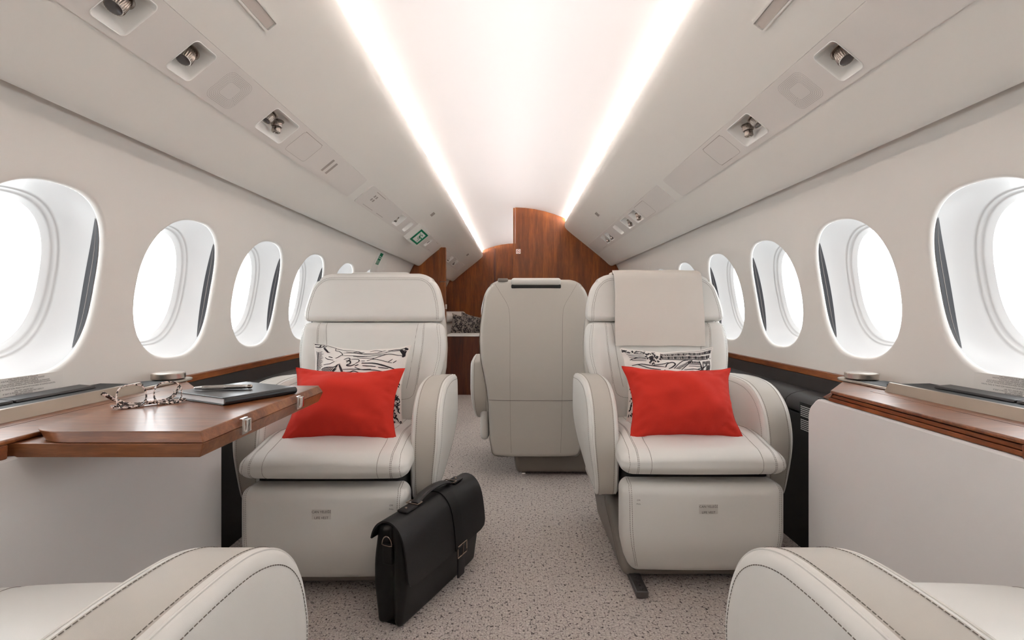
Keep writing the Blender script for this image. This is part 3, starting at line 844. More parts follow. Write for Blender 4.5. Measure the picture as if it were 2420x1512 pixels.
# placards on the walls
LINES = ['CAN YELEĞİ KOLTUK ALTINDADIR', 'KOLTUK HAREKET ETTİRİLİRSE - OKSİJEN MASKESİ', 'YOLCUNUN ARKASINA DÜŞEBİLİR', 'KOLTUĞUN MANUEL HAREKET CİHAZI MİNDERİN ALTINDADIR', 'KOLTUK YATAK KONUMUNDAYKEN YATAK KEMERİNİ KULLANIN', '', 'KALKIŞ, İNİŞ VE TAKSİ İÇİN MASAYI KATLAYIP KALDIRIN VE KAPAĞI KAPATIN', '', 'LIFE VEST UNDER SEAT', 'IF SEAT IS MOVED - OXYGEN MASK MAY DEPLOY', 'BEHIND OCCUPANT', 'SEAT MANUAL OVERRIDE UNDER CUSHION', 'USE RESTRAINT BELT WHEN SEAT IS RECLINED']
def placard(s, yc, lr):
    zc = 0.6725
    W = WL if s < 0 else WR
    org = W(yc, zc)
    root = thing('safety_placard', 'clear safety notice with dark lines of text under the first %s window' % lr, 'safety placard', org, 0, 'safety notices on the side walls')
    n = Vector((-s * wx(zc), 0, -(zc - ZW))).normalized()
    xd = Vector((0, 1, 0)) if s < 0 else Vector((0, -1, 0))
    up = n.cross(xd)
    f = frame(Vector((0, 0, 0)) + n * 0.0015, xd, up)
    mb = MB(); plate(mb, rrect(-0.105, 0.105, -0.029, 0.026, 0.002, 2), [], lambda a, b_, d: f @ Vector((a, b_, d)), 0.001)
    mb.build('film', 'decal', root, smooth=0)
    t = MB(); z = 0.0225
    for k, l in enumerate(LINES):
        if l:
            v, fc = text_mesh(l, 0.0046)
            t.add([f @ Vector((q.x, q.y + z, 0.0004)) for q in v], fc)
        z -= 0.0041 if l else 0.0021
    t.build('lettering', 'text', root, smooth=0)
placard(-1, CL[3] - 0.005, 'left')
placard(1, CR[3] - 0.012, 'right')

# small white-lettered notice on the black ledge by the right seat
bn_ = thing('instruction_plate', 'black plate with small white lines of text beside the right console', 'notice', (1.026, 1.79, 0.48))
q = MB(); q.box(0, 0.003, -0.055, 0.055, -0.075, 0.045); q.build('plate', 'void', bn_, smooth=0)
q = MB(); random.seed(3)
for k in range(13):
    if k in (6,): continue
    z = 0.030 - k * 0.0068; y = 0.048; end = -random.uniform(0.0, 0.048)
    while y > end:
        w = random.uniform(0.004, 0.011); q.box(-0.0006, 0.0, y - w, y, z, z + 0.0028); y -= w + 0.002
q.build('lettering', 'textw', bn_, smooth=0)

# ------------------------------------------------------------------ folding table
tb = thing('folding_table', 'folded double leaf wood table slid out from the left console', 'table', (-0.72, 1.17, 0))
TO = Vector((-0.72, 1.17, 0))
def T(x, y, z): return Vector((x, y, z)) - TO
lo_t = [(-0.96, 0.897), (-0.546, 0.897), (-0.546, 1.457), (-0.96, 1.457)]
lo_b = [(-0.955, 0.903), (-0.556, 0.903), (-0.556, 1.451), (-0.955, 1.451)]
q = MB(); q.loft([[T(x, y, .596) for x, y in lo_b], [T(x, y, .6222) for x, y in lo_t]], True, 0, True, True)
q.build('lower_leaf', 'woodh', tb, smooth=0, bev=0.0015)
def upper(xl, xr, yn, yf, r):
    return [(xr, yn), (xr, yf), (xl + 0.01, yf), (xl, yf - 0.01)] + [(xl + r * 1.6 - r * 1.6 * math.cos(R_(a)), yn + r * 1.1 - r * 1.1 * math.sin(R_(a))) for a in range(0, 91, 9)]
ub = upper(-0.858, -0.546, 0.897, 1.457, 0.05); ut = upper(-0.880, -0.556, 0.905, 1.450, 0.05)
ub = [(x, y) for x, y in ub]; 
q = MB(); q.loft([[T(x, y, .6230) for x, y in ub], [T(x, y, .6415) for x, y in ut]], True, 0, True, True)
q.build('upper_leaf', 'woodh', tb, smooth=35, bev=0.0015)
for yh in (1.03, 1.287):
    q = MB()
    q.box(-0.5462 + 0.72 - 0.002, -0.5462 + 0.72 + 0.0035, yh - 1.17 - 0.011, yh - 1.17 + 0.011, 0.607, 0.639)
    q.rbox((-0.5425 + 0.72, yh - 1.17 + 0.004, 0.624), (0.007, 0.009, 0.013), 0.002, 2, (1, 1, 1))
    q.build('hinge', 'chrome', tb, smooth=30)

# notebook, pen
nb = thing('notebook', 'black leather notebook lying on the unfolded wood table', 'notebook', (-0.695, 1.275, 0.6418), R_(62))
# local x along spine side
q = MB(); q.box(-0.095, 0.095, -0.098, 0.098, 0.0, 0.0025); q.box(-0.095, 0.095, -0.098, 0.098, 0.0145, 0.0175)
q.build('cover', 'note', nb, smooth=0, bev=0.0012)
q = MB(); q.box(-0.090, 0.092, -0.093, 0.094, 0.0026, 0.0144); q.build('pages', 'paper', nb, smooth=0)
q = MB(); q.grid(lambda u, v: Vector((lerp(-0.095, 0.095, u), -0.097 - 0.009 * math.sin(PI * v), 0.00875 - 0.00875 * math.cos(PI * v))), 6, 12); q.build('spine', 'note', nb)
pn = thing('pen', 'silver ballpoint pen with knurled barrel on the black notebook', 'pen', (-0.718, 1.262, 0.6418 + 0.0178 + 0.0058), R_(12))
def penpart(p, nm, m_, fn=None):
    q = MB(); q.lathe(p, n=48, fn=fn); q.xform(Matrix.Rotation(R_(90), 4, 'Y')); return q.build(nm, m_, pn, smooth=30)
penpart([(0.0015, -0.066), (0.003, -0.064), (0.0042, -0.050), (0.0046, -0.048)], 'tip', 'chrome')
penpart([(0.0046, -0.048), (0.0054, -0.040), (0.0056, 0.0), (0.0054, 0.002)], 'barrel', 'chrome', lambda a, r: 1 - (0.06 if a % 3 == 0 else 0))
penpart([(0.0054, 0.002), (0.0057, 0.004), (0.0057, 0.040), (0.005, 0.052), (0.0042, 0.054)], 'cap', 'chrome')
penpart([(0.0042, 0.054), (0.0052, 0.056), (0.0052, 0.062), (0.003, 0.065)], 'button', 'gun')
q = MB(); q.rbox((0.030, -0.0062, 0.001), (0.022, 0.0012, 0.0016), 0.0008, 2, (2, 1, 1)); q.build('clip', 'chrome', pn)

# eyeglasses (upside down, temples folded behind)
eg = thing('eyeglasses', 'tortoiseshell eyeglasses standing folded on the unfolded wood table', 'eyeglasses', (-0.8115, 1.140, 0.6418), math.atan2(0.086, 0.091))
def lensloop(cx):
    pts = []
    for i in range(48):
        t = 2 * PI * i / 48; c, q_ = math.cos(t), math.sin(t); e = 2.9
        x = 0.0265 * math.copysign(abs(c) ** (2 / e), c); z = 0.0235 * math.copysign(abs(q_) ** (2 / e), q_)
        x *= 1.0 - 0.10 * (z / 0.0215) * 1.0 if z > 0 else 1.0
        pts.append((cx + x, 0.0 + (0.010 * (z + 0.0235) / 0.047), 0.0260 + z))
    return pts
for cx in (-0.0335, 0.0335):
    q = MB(); q.tube(lensloop(cx), lambda t: 0.0017, 8, True, up=(0, 1, 0)); q.build('rim', 'tort', eg)
    q = MB(); lp = lensloop(cx); q.add(lp, [tuple(range(48))]); q.build('lens', 'lensglass', eg, smooth=0)
q = MB(); q.tube([(-0.011, 0.003, 0.014), (-0.005, 0.002, 0.0095), (0.005, 0.002, 0.0095), (0.011, 0.003, 0.014)], 0.0024, 8); q.build('bridge', 'tort', eg)
q = MB()
for sx in (-1, 1):
    q.tube([(sx * 0.060, 0.0, 0.006), (sx * 0.066, 0.002, 0.0065), (sx * 0.067, 0.012, 0.0065)], 0.0032, 8)
    q.tube([(sx * 0.058, 0.001, 0.003), (sx * 0.034, 0.0, 0.0025), (sx * 0.012, 0.001, 0.0045)], 0.0027, 8)
q.build('brow', 'tort', eg)
q = MB(); q.tube(crom([(-0.067, 0.012, 0.0065), (-0.03, 0.020, 0.0055), (0.02, 0.024, 0.005), (0.045, 0.027, 0.012), (0.060, 0.030, 0.034)], 8), lambda t: 0.0026 + 0.0016 * t, 8, flat=0.5, up=(0, 0, 1)); q.build('temple', 'tort', eg)
q = MB(); q.tube(crom([(0.067, 0.012, 0.0065), (0.03, 0.013, 0.0055), (-0.03, 0.014, 0.006), (-0.055, 0.016, 0.016), (-0.083, 0.020, 0.036)], 8), lambda t: 0.0026 + 0.0016 * t, 8, flat=0.5, up=(0, 0, 1)); q.build('temple', 'tort', eg)

# ------------------------------------------------------------------ seats
def build_seat(label):
    root = thing('cabin_seat', label, 'armchair')
    # leg rest
    q = MB()
    def fl_(v):
        x, y, z = v; zz = z + 0.195
        k = sstep(0.17, 0.06, zz)
        x *= 1 - 0.085 * k
        y -= 0.010 * (1 - (x / 0.246) ** 2) * (1 if y < 0 else 0)
        y += 0.030 * k
        return Vector((x, y, z))
    q.rbox((0, 0.062, 0.191), (0.246, 0.055, 0.140), 0.034, 5, (12, 3, 8), fl_)
    bv = q.bvh()
    for sx in (-1, 1):
        for dx in (0.0, 0.009):
            ln = [(sx * (0.222 + dx), 0.08, 0.345), (sx * (0.224 + dx), 0.02, 0.335), (sx * (0.224 + dx), 0.0, 0.30), (sx * (0.222 + dx), 0.0, 0.2), (sx * (0.215 + dx), 0.0, 0.12), (sx * (0.20 + dx), 0.02, 0.055)]
            q.stitch(bv, ln)
    lg = q.build('leg_rest', ['leather', 'thread'], root)
    for (nm, x, z, w, h, txt, sz, sp) in (('life_vest_label', 0.004, 0.262, 0.056, 0.0285, 'CAN YELEĞİ\nLIFE VEST', 0.0098, 1.75),):
        yf = -0.0035
        d = MB(); d.box(x - w / 2, x + w / 2, yf - 0.0004, yf + 0.0, z - h / 2, z + h / 2); lb = d.build(nm, 'decal2', lg, smooth=0)
        v, fc = text_mesh(txt, sz, spacing=sp); d = MB(); zc = (max(p.y for p in v) + min(p.y for p in v)) / 2
        d.add([(x + p.x, yf - 0.0007, z + p.y - zc) for p in v], fc)
        # lettering shares the label mesh
        d2 = MB(); d2.box(x - w / 2, x + w / 2, yf - 0.0004, yf + 0.004, z - h / 2, z + h / 2, 0); d2.add(d.v, d.f, 1)
        me = lb.data; bpy.data.objects.remove(lb); bpy.data.meshes.remove(me)
        d2.build(nm, ['decal2', 'text'], lg, smooth=0)
    # ottoman side tag
    # seat cushion
    q = MB()
    def fs(v):
        x, y, z = v
        t = (y + 0.27) / 0.54
        z += 0.010 * (1 - (x / 0.25) ** 2) * (1 if z > 0 else 0)
        for a in (0.166,):
            z -= (0.0035 * math.exp(-((abs(x) - a) / 0.006) ** 2)) if z > 0 else 0
        z -= 0.030 * sstep(0.15, 1.0, t)
        x *= 1.0 + 0.02 * sstep(0.0, -0.05, z)
        fr = sstep(-0.06, -0.27, y)
        z -= 0.036 * fr * sstep(-0.05, 0.055, v.z)
        x *= 1 + 0.035 * fr * sstep(0.03, -0.05, z)
        if y < -0.2: y -= 0.008 * (1 - (x / 0.25) ** 2)
        return Vector((x, y, z))
    q.rbox((0, 0.265, 0.408), (0.247, 0.27, 0.053), 0.046, 6, (30, 12, 2), fs)
    bv = q.bvh()
    for sx in (-1, 1):
        for xx, kind in ((0.166, 0), (0.203, 1), (0.207, 1), (0.236, 1)):
            f = 1.0 if xx < 0.2 else 1.0
            ln = [(sx * xx * 0.92, 0.50, 0.44), (sx * xx * 0.97, 0.30, 0.46), (sx * xx, 0.12, 0.462), (sx * xx, 0.05, 0.448), (sx * xx, 0.012, 0.43), (sx * xx, -0.010, 0.40), (sx * xx, 0.0, 0.365), (sx * xx * .98, 0.03, 0.352)]
            ln = crom(ln, 8)
            if kind: q.stitch(bv, ln)
            else: q.seam(bv, ln, mi=2)
    q.build('seat_cushion', ['leather', 'thread', 'seam'], root)
    # backrest
    def bw_(z):  # half width of the back by height
        return 0.236 + 0.052 * sstep(0.44, 0.70, z) - 0.012 * sstep(0.72, 0.83, z)
    def backy(z): return 0.462 + 0.072 * (z - 0.44) / 0.36
    q = MB()
    HZ = 0.20
    def fb(v):
        x, y, z = v; zz = z + 0.605
        k = bw_(zz) / 0.28
        x *= k
        ax = abs(x)
        yy = y
        if y < 0:
            yy -= 0.016 * sstep(0.16, 0.24, ax) * (1 - sstep(0.255, 0.285, ax))      # side bolsters
            yy += 0.004 * math.exp(-((ax - (0.178 - 0.05 * sstep(0.75, 0.5, zz))) / 0.006) ** 2)
            yy -= 0.010 * math.exp(-((zz - 0.55) / 0.09) ** 2) * (1 - (ax / 0.29) ** 2)
        return Vector((x, yy + backy(zz) + 0.045, zz))
    q.rbox((0, 0, 0), (0.28, 0.045, HZ), 0.032, 5, (36, 2, 14), fb)
    bv = q.bvh()
    for sx in (-1, 1):
        ln = crom([(sx * 0.182, 0.0, 0.803), (sx * 0.172, 0.0, 0.72), (sx * 0.160, 0.0, 0.62), (sx * 0.148, 0.0, 0.55)], 8)
        q.seam(bv, ln, mi=2, ray=(0, 1, 0))
        ln = crom([(sx * 0.206, 0.0, 0.803), (sx * 0.203, 0.0, 0.72), (sx * 0.192, 0.0, 0.62), (sx * 0.182, 0.0, 0.55), (sx * 0.168, 0, 0.522), (sx * 0.13, 0, 0.512), (0.0, 0, 0.508)], 8)
        q.stitch(bv, ln, ray=(0, 1, 0)); 
        ln2 = [p + Vector((sx * 0.004, 0, 0)) for p in ln if p.z > 0.56]; q.seam(bv, ln2, 0.0005, mi=2, ray=(0, 1, 0))
        for off in (0.014, 0.021):
            ln = [(sx * (bw_(z) - off), 0.0, z) for z in [0.80 - 0.01 * k for k in range(32)]]
            q.stitch(bv, ln, ray=(0, 1, 0))
    q.build('backrest', ['leather', 'thread', 'seam'], root)
    # headrest
    q = MB()
    def hw(z): return 0.277 - 0.030 * sstep(0.84, 1.0, z)
    def fh(v):
        x, y, z = v; zz = z + 0.904
        k = hw(zz) / 0.277
        x *= k
        # big rounded upper corners
        yy = y
        if y < 0: yy -= 0.006 * math.exp(-((zz - 0.835) / 0.04) ** 2)
        return Vector((x, yy + 0.542 + 0.05 + 0.030 * (zz - 0.81) / 0.19, zz))
    def fh2(v):
        x, y, z = v
        # reshape the box corners at the top into ~8 cm arcs
        R0 = 0.075; hx, hz = 0.277, 0.096
        if z > 0:
            px_, pz_ = abs(x) - (hx - R0), z - (hz - R0)
            if px_ > 0 and pz_ > 0:
                d = max(px_, pz_); l = math.hypot(px_, pz_)
                if l > 1e-6:
                    x = math.copysign((hx - R0) + px_ * d / l, x); z = (hz - R0) + pz_ * d / l
        return fh(Vector((x, y, z)))
    q.rbox((0, 0, 0), (0.277, 0.048, 0.096), 0.024, 5, (40, 2, 14), fh2)
    bv = q.bvh()
    for off in (0.016, 0.023):
        ln = []
        for z in [0.812 + 0.008 * k for k in range(14)]: ln.append((-(hw(z) - off), 0, z))
        for a in range(0, 91, 10):
            z = 0.925 + (0.075 - off) * math.sin(R_(a))
            ln.append((-(hw(z) - 0.075 + (0.075 - off) * math.cos(R_(a))), 0, z))
        ln += [(-p[0], 0, p[2]) for p in reversed(ln)]
        q.stitch(bv, ln, ray=(0, 1, 0))
    q.build('headrest', ['leather', 'thread'], root)
    # rear shell
    q = MB()
    def sw_(z):
        tab = [(0.10, 0.212), (0.13, 0.224), (0.2, 0.234), (0.3, 0.238), (0.40, 0.243), (0.47, 0.251), (0.54, 0.264), (0.61, 0.279), (0.70, 0.284), (0.78, 0.280), (0.85, 0.271), (0.91, 0.262), (0.955, 0.246), (0.985, 0.224), (1.000, 0.200), (1.009, 0.17)]
        for a, b_ in zip(tab, tab[1:]):
            if z <= b_[0]: return lerp(a[1], b_[1], (max(z, a[0]) - a[0]) / (b_[0] - a[0]))
        return tab[-1][1]
    def fsn(v):
        x, y, z = v; zz = z + 0.5585
        x *= sw_(zz) / 0.284
        ax = abs(x) / sw_(zz)
        yy = 0.625 + 0.035 * sstep(0.1, 0.6, zz) - 0.010 * sstep(0.7, 1.0, zz) + y
        if y > 0: yy -= 0.020 * ax ** 4 + 0.012 * sstep(0.22, 0.11, zz)
        return Vector((x, yy, zz))
    q.rbox((0, 0, 0), (0.284, 0.028, 0.4475), 0.022, 4, (30, 2, 44), fsn)
    bv = q.bvh()
    for sx in (-1, 1):
        q.stitch(bv, crom([(sx * 0.205, 0.66, 0.985), (sx * 0.175, 0.66, 0.935), (sx * 0.145, 0.66, 0.885), (sx * 0.133, 0.66, 0.84), (sx * 0.130, 0.66, 0.74), (sx * 0.130, 0.66, 0.55), (sx * 0.129, 0.66, 0.404), (sx * 0.127, 0.66, 0.25), (sx * 0.124, 0.66, 0.13)], 8), ray=(0, -1, 0))
    q.seam(bv, [(x * 0.02, 0.66, 0.404) for x in range(-12, 13)], 0.0014, mi=2, ray=(0, -1, 0))
    q.build('back_shell', ['shell', 'thread', 'seam'], root, smooth=85)
    q = MB(); q.rbox((0, 0.668, 0.9945), (0.125, 0.020, 0.0185), 0.0165, 5, (10, 1, 1)); q.build('grab_handle', 'leather', root)
    q = MB(); q.rbox((0, 0.6725, 0.971), (0.124, 0.0085, 0.0100), 0.006, 2, (6, 1, 1)); q.build('handle_recess', 'void', root)
    # arms
    pr = crom([(.60, .585), (.52, .600), (.42, .607), (.33, .606), (.26, .597), (.20, .572), (.155, .53), (.130, .47), (.121, .40), (.124, .33), (.134, .275), (.152, .250), (.20, .246), (.35, .256), (.50, .29), (.585, .33), (.618, .40), (.622, .50)], 7, True)
    pr = [(p[0], p[1]) for p in [Vector((a.x, a.y)) for a in [Vector((p.x, p.y, 0)) for p in [Vector((p[0], p[1], 0)) for p in pr]]]]
    n = len(pr); nor = []
    for i in range(n):
        d = Vector((pr[(i + 1) % n][0] - pr[i - 1][0], pr[(i + 1) % n][1] - pr[i - 1][1])); d.normalize()
        nor.append((-d.y, d.x))
    cxm = sum(p[0] for p in pr) / n; czm = sum(p[1] for p in pr) / n
    if (pr[0][0] - cxm) * nor[0][0] + (pr[0][1] - czm) * nor[0][1] < 0: nor = [(-a, -b_) for a, b_ in nor]
    t, r = 0.049, 0.016
    for sx in (-1, 1):
        q = MB()
        def A(i, x, ins, extra=0.0):
            y = pr[i][0] - nor[i][0] * ins; z = pr[i][1] - nor[i][1] * ins
            xo = x
            if x > 0: xo = x * (1 - 0.45 * sstep(0.46, 0.25, z))
            return Vector((sx * (0.283 + xo + (extra if x > 0 else -extra)), y, z))
        seq = [(-t, r * 1.0)] + [(-t + r * (1 - math.cos(R_(a))), r * (1 - math.sin(R_(a)))) for a in (30, 60, 90)]
        back = [(-x, i_) for x, i_ in reversed(seq)]
        lo_ = [[A(i, x, ins) for i in range(n)] for x, ins in [(-t - 0.002, 0.045)] + seq]
        q.loft(lo_, True, 0, True, False)
        q.loft([[A(i, x, 0) for i in range(n)] for x in (-t + r, -t * 0.33, t * 0.33, t - r)], True, 1)
        lo_ = [[A(i, x, ins) for i in range(n)] for x, ins in back + [(t + 0.003, 0.045)]]
        q.loft(lo_, True, 0, False, True)
        bvq = q.bvh()
        for x, ins in ((t - r - 0.003, 0), (-t + r + 0.003, 0), (t, r + 0.002), (-t, r + 0.002)):
            q.stitch(bvq, [A(i, x, ins) for i in range(n)] + [A(0, x, ins)], mi=2)
        # raised piping between band and side
        for x in (t - r * 0.55, -t + r * 0.55):
            q.tube([A(i, x, r * 0.11) for i in range(n)], 0.0016, 6, True, 0)
        q.build('armrest', ['leather', 'taupe', 'thread'], root)
        q = MB(); q.rbox((sx * 0.262, 0.40, 0.27), (0.022, 0.19, 0.085), 0.02, 3, (2, 6, 3), lambda v: Vector((v.x, v.y + 0.10 * sstep(0.05, -0.09, v.z) * (1 if v.y < 0 else 0), v.z)))
        q.build('side_panel', 'leather', root)
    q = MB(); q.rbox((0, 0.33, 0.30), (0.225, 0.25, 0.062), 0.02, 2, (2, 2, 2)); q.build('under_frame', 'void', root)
    return root

def seat_base(root, off, fy=0.0):
    q = MB()
    def f(v):
        x, y, z = v; zz = z + 0.115
        k = sstep(0.22, 0.0, zz)
        if y < 0: y += 0.10 * (1 - k) - 0.03 * k
        x *= 1 - 0.10 * k
        return Vector((x + off, y, z))
    q.rbox((0, 0.345, 0.115), (0.262, 0.235, 0.103), 0.028, 4, (6, 6, 6), f)
    bv = q.bvh()
    for sx in (-1, 1):
        q.seam(bv, crom([(off + sx * .27, 0.26, 0.21), (off + sx * .26, 0.2, 0.15), (off + sx * .25, 0.15, 0.08), (off + sx * .24, 0.12, 0.03)], 8), 0.0012)
    q.build('plinth', ['base', 'thread'], root)
    for sx in (-1, 1):
        q = MB(); q.rbox((off + sx * 0.195, 0.10 + fy, 0.012), (0.018, 0.115, 0.010), 0.003, 2, (1, 3, 1))
        for k in range(4):
            q.lathe([(0.005, 0.020), (0.0048, 0.0245), (0.002, 0.026)], c=(off + sx * 0.195, 0.0 + fy + 0.022 * k, 0), n=10)
        q.lathe([(0.011, 0.018), (0.011, 0.06), (0.006, 0.075)], c=(off + sx * 0.195, 0.10 + fy, 0), n=16)
        q.build('floor_fitting', 'track', root)
        q = MB(); q.rbox((off + sx * 0.195, 0.575, 0.012), (0.010, 0.03, 0.010), 0.003, 2, (1, 1, 1)); q.build('rear_fitting', 'chrome', root)

seat1 = build_seat('white leather cabin seat behind the folding table with black briefcase in front')
seat1.location = (-0.566, 1.49, 0)
s2 = copy_tree(seat1); s3 = copy_tree(seat1); s4 = copy_tree(seat1); s5 = copy_tree(seat1)
for o, loc, rz, lab in ((s2, (0.573, 1.53, 0), 0, 'white leather cabin seat with cream throw over its headrest'),
                        (s3, (0.105, 3.22, 0), PI, 'white leather cabin seat turned away showing its stitched back shell'),
                        (s4, (-0.603, 0.81, 0), PI, 'white leather seat in the left foreground showing only armrest and cushion'),
                        (s5, (0.608, 0.81, 0), PI, 'white leather seat in the right foreground showing only armrest and cushion')):
    o.location = loc; o.rotation_euler = (0, 0, rz); o['label'] = lab
for o in (seat1, s2, s3, s4, s5): o['group'] = 'white leather cabin seats'
seat_base(seat1, 0.0, 0.12); seat_base(s2, 0.0); seat_base(s3, -0.135); seat_base(s4, 0.0); seat_base(s5, 0.0)
q = MB(); q.rbox((0.165, 0.655, 1.003), (0.026, 0.018, 0.009), 0.006, 3, (2, 1, 1)); q.build('release_tab', 'base', s3)
# ottoman pull tags
for st, x in ((seat1, 0.206), (s2, -0.203)):
    v, fc = text_mesh('ÇEK\nPULL', 0.0060, spacing=1.9); d = MB(); d.add([(x + p.x, 0.0005, 0.281 + p.y) for p in v], fc)
    lg = [c for c in st.children if c.name.startswith('leg_rest')][0]
    d.build('pull_lettering', 'text', lg, smooth=0)

# ------------------------------------------------------------------ pillows
def pillow_fn(w, h, t, seed, puff=0.5):
    def f(u, v, side):
        eu, ev = 1 - u * u, 1 - v * v
        x = 0.5 * w * u * (1 - 0.13 * ev * abs(u) ** 1.5)
        z = 0.5 * h * v * (1 - 0.14 * eu * abs(v) ** 1.5)
        th = 0.5 * t * (max(eu, 0) ** 0.72) * (max(ev, 0) ** 0.72)
        nz = noise.noise(Vector((u * 2.2 + seed, v * 1.8, seed * 3.1 + side)))
        edge = (abs(u) ** 6 + abs(v) ** 6)
        wr = noise.noise(Vector((u * 7 + seed, v * 7 - seed, 1.7 * side))) * edge * 0.6
        ang = math.atan2(abs(v) - 1.0, abs(u) - 1.0); rad = math.hypot(abs(v) - 1.0, abs(u) - 1.0)
        fold = 0.0045 * math.sin(ang * 9 + seed * 3 + (1.3 if u > 0 else 0) + (2.1 if v > 0 else 0)) * math.exp(-((rad - 0.22) / 0.16) ** 2) * min(1, 6 * eu * ev)
        y = side * (th * (1 + 0.22 * nz + wr) + fold) 
        x += 0.004 * noise.noise(Vector((v * 3, seed, u))) ; z += 0.005 * noise.noise(Vector((u * 3, v, seed)))
        return Vector((x, y, z))
    return f
def pillow(name, label, grp, f, mats, mtx, strokes=None, welt=True, sub='cushion'):
    mb = MB()
    for sd in (-1, 1): mb.grid(lambda u, v: f(2 * u - 1, 2 * v - 1, sd), 44, 36)
    edge = [f(-1 + 2 * k / 40, -1, 1) for k in range(40)] + [f(1, -1 + 2 * k / 40, 1) for k in range(40)] + [f(1 - 2 * k / 40, 1, 1) for k in range(40)] + [f(-1, 1 - 2 * k / 40, 1) for k in range(40)]
    mb.tube(edge, 0.0013, 6, True, 0)
    if strokes:
        for pts, wd in strokes:
            P = crom([Vector((a, b_, 0)) for a, b_ in pts], 4) if len(pts) > 2 else [Vector((pts[0][0], pts[0][1], 0)).lerp(Vector((pts[1][0], pts[1][1], 0)), k / 3) for k in range(4)]
            L_ = []; R2 = []
            n = len(P)
            for i, p in enumerate(P):
                d = P[min(i + 1, n - 1)] - P[max(i - 1, 0)]
                if d.length < 1e-6: d = Vector((1, 0, 0))
                d.normalize(); q = Vector((-d.y, d.x, 0))
                k = wd * (0.55 + 0.45 * math.sin(PI * (i + 0.6) / (n + 0.2)))
                for sg, lst in ((1, L_), (-1, R2)):
                    a = p + q * k * sg
                    a.x = max(-0.985, min(0.985, a.x)); a.y = max(-0.985, min(0.985, a.y))
                    lst.append(f(a.x, a.y, -1) + Vector((0, -0.0009, 0)))
            mb.loft([L_, R2], False, 1)
    o = mb.build(name, mats, smooth=80)
    o.matrix_world = mtx
    return tag(o, label, 'pillow', grp)
def pmx(x, y, z, lean, roll=0, yaw=0):
    return Matrix.Translation((x, y, z)) @ Matrix.Rotation(R_(yaw), 4, 'Z') @ Matrix.Rotation(R_(-lean), 4, 'X') @ Matrix.Rotation(R_(roll), 4, 'Y')

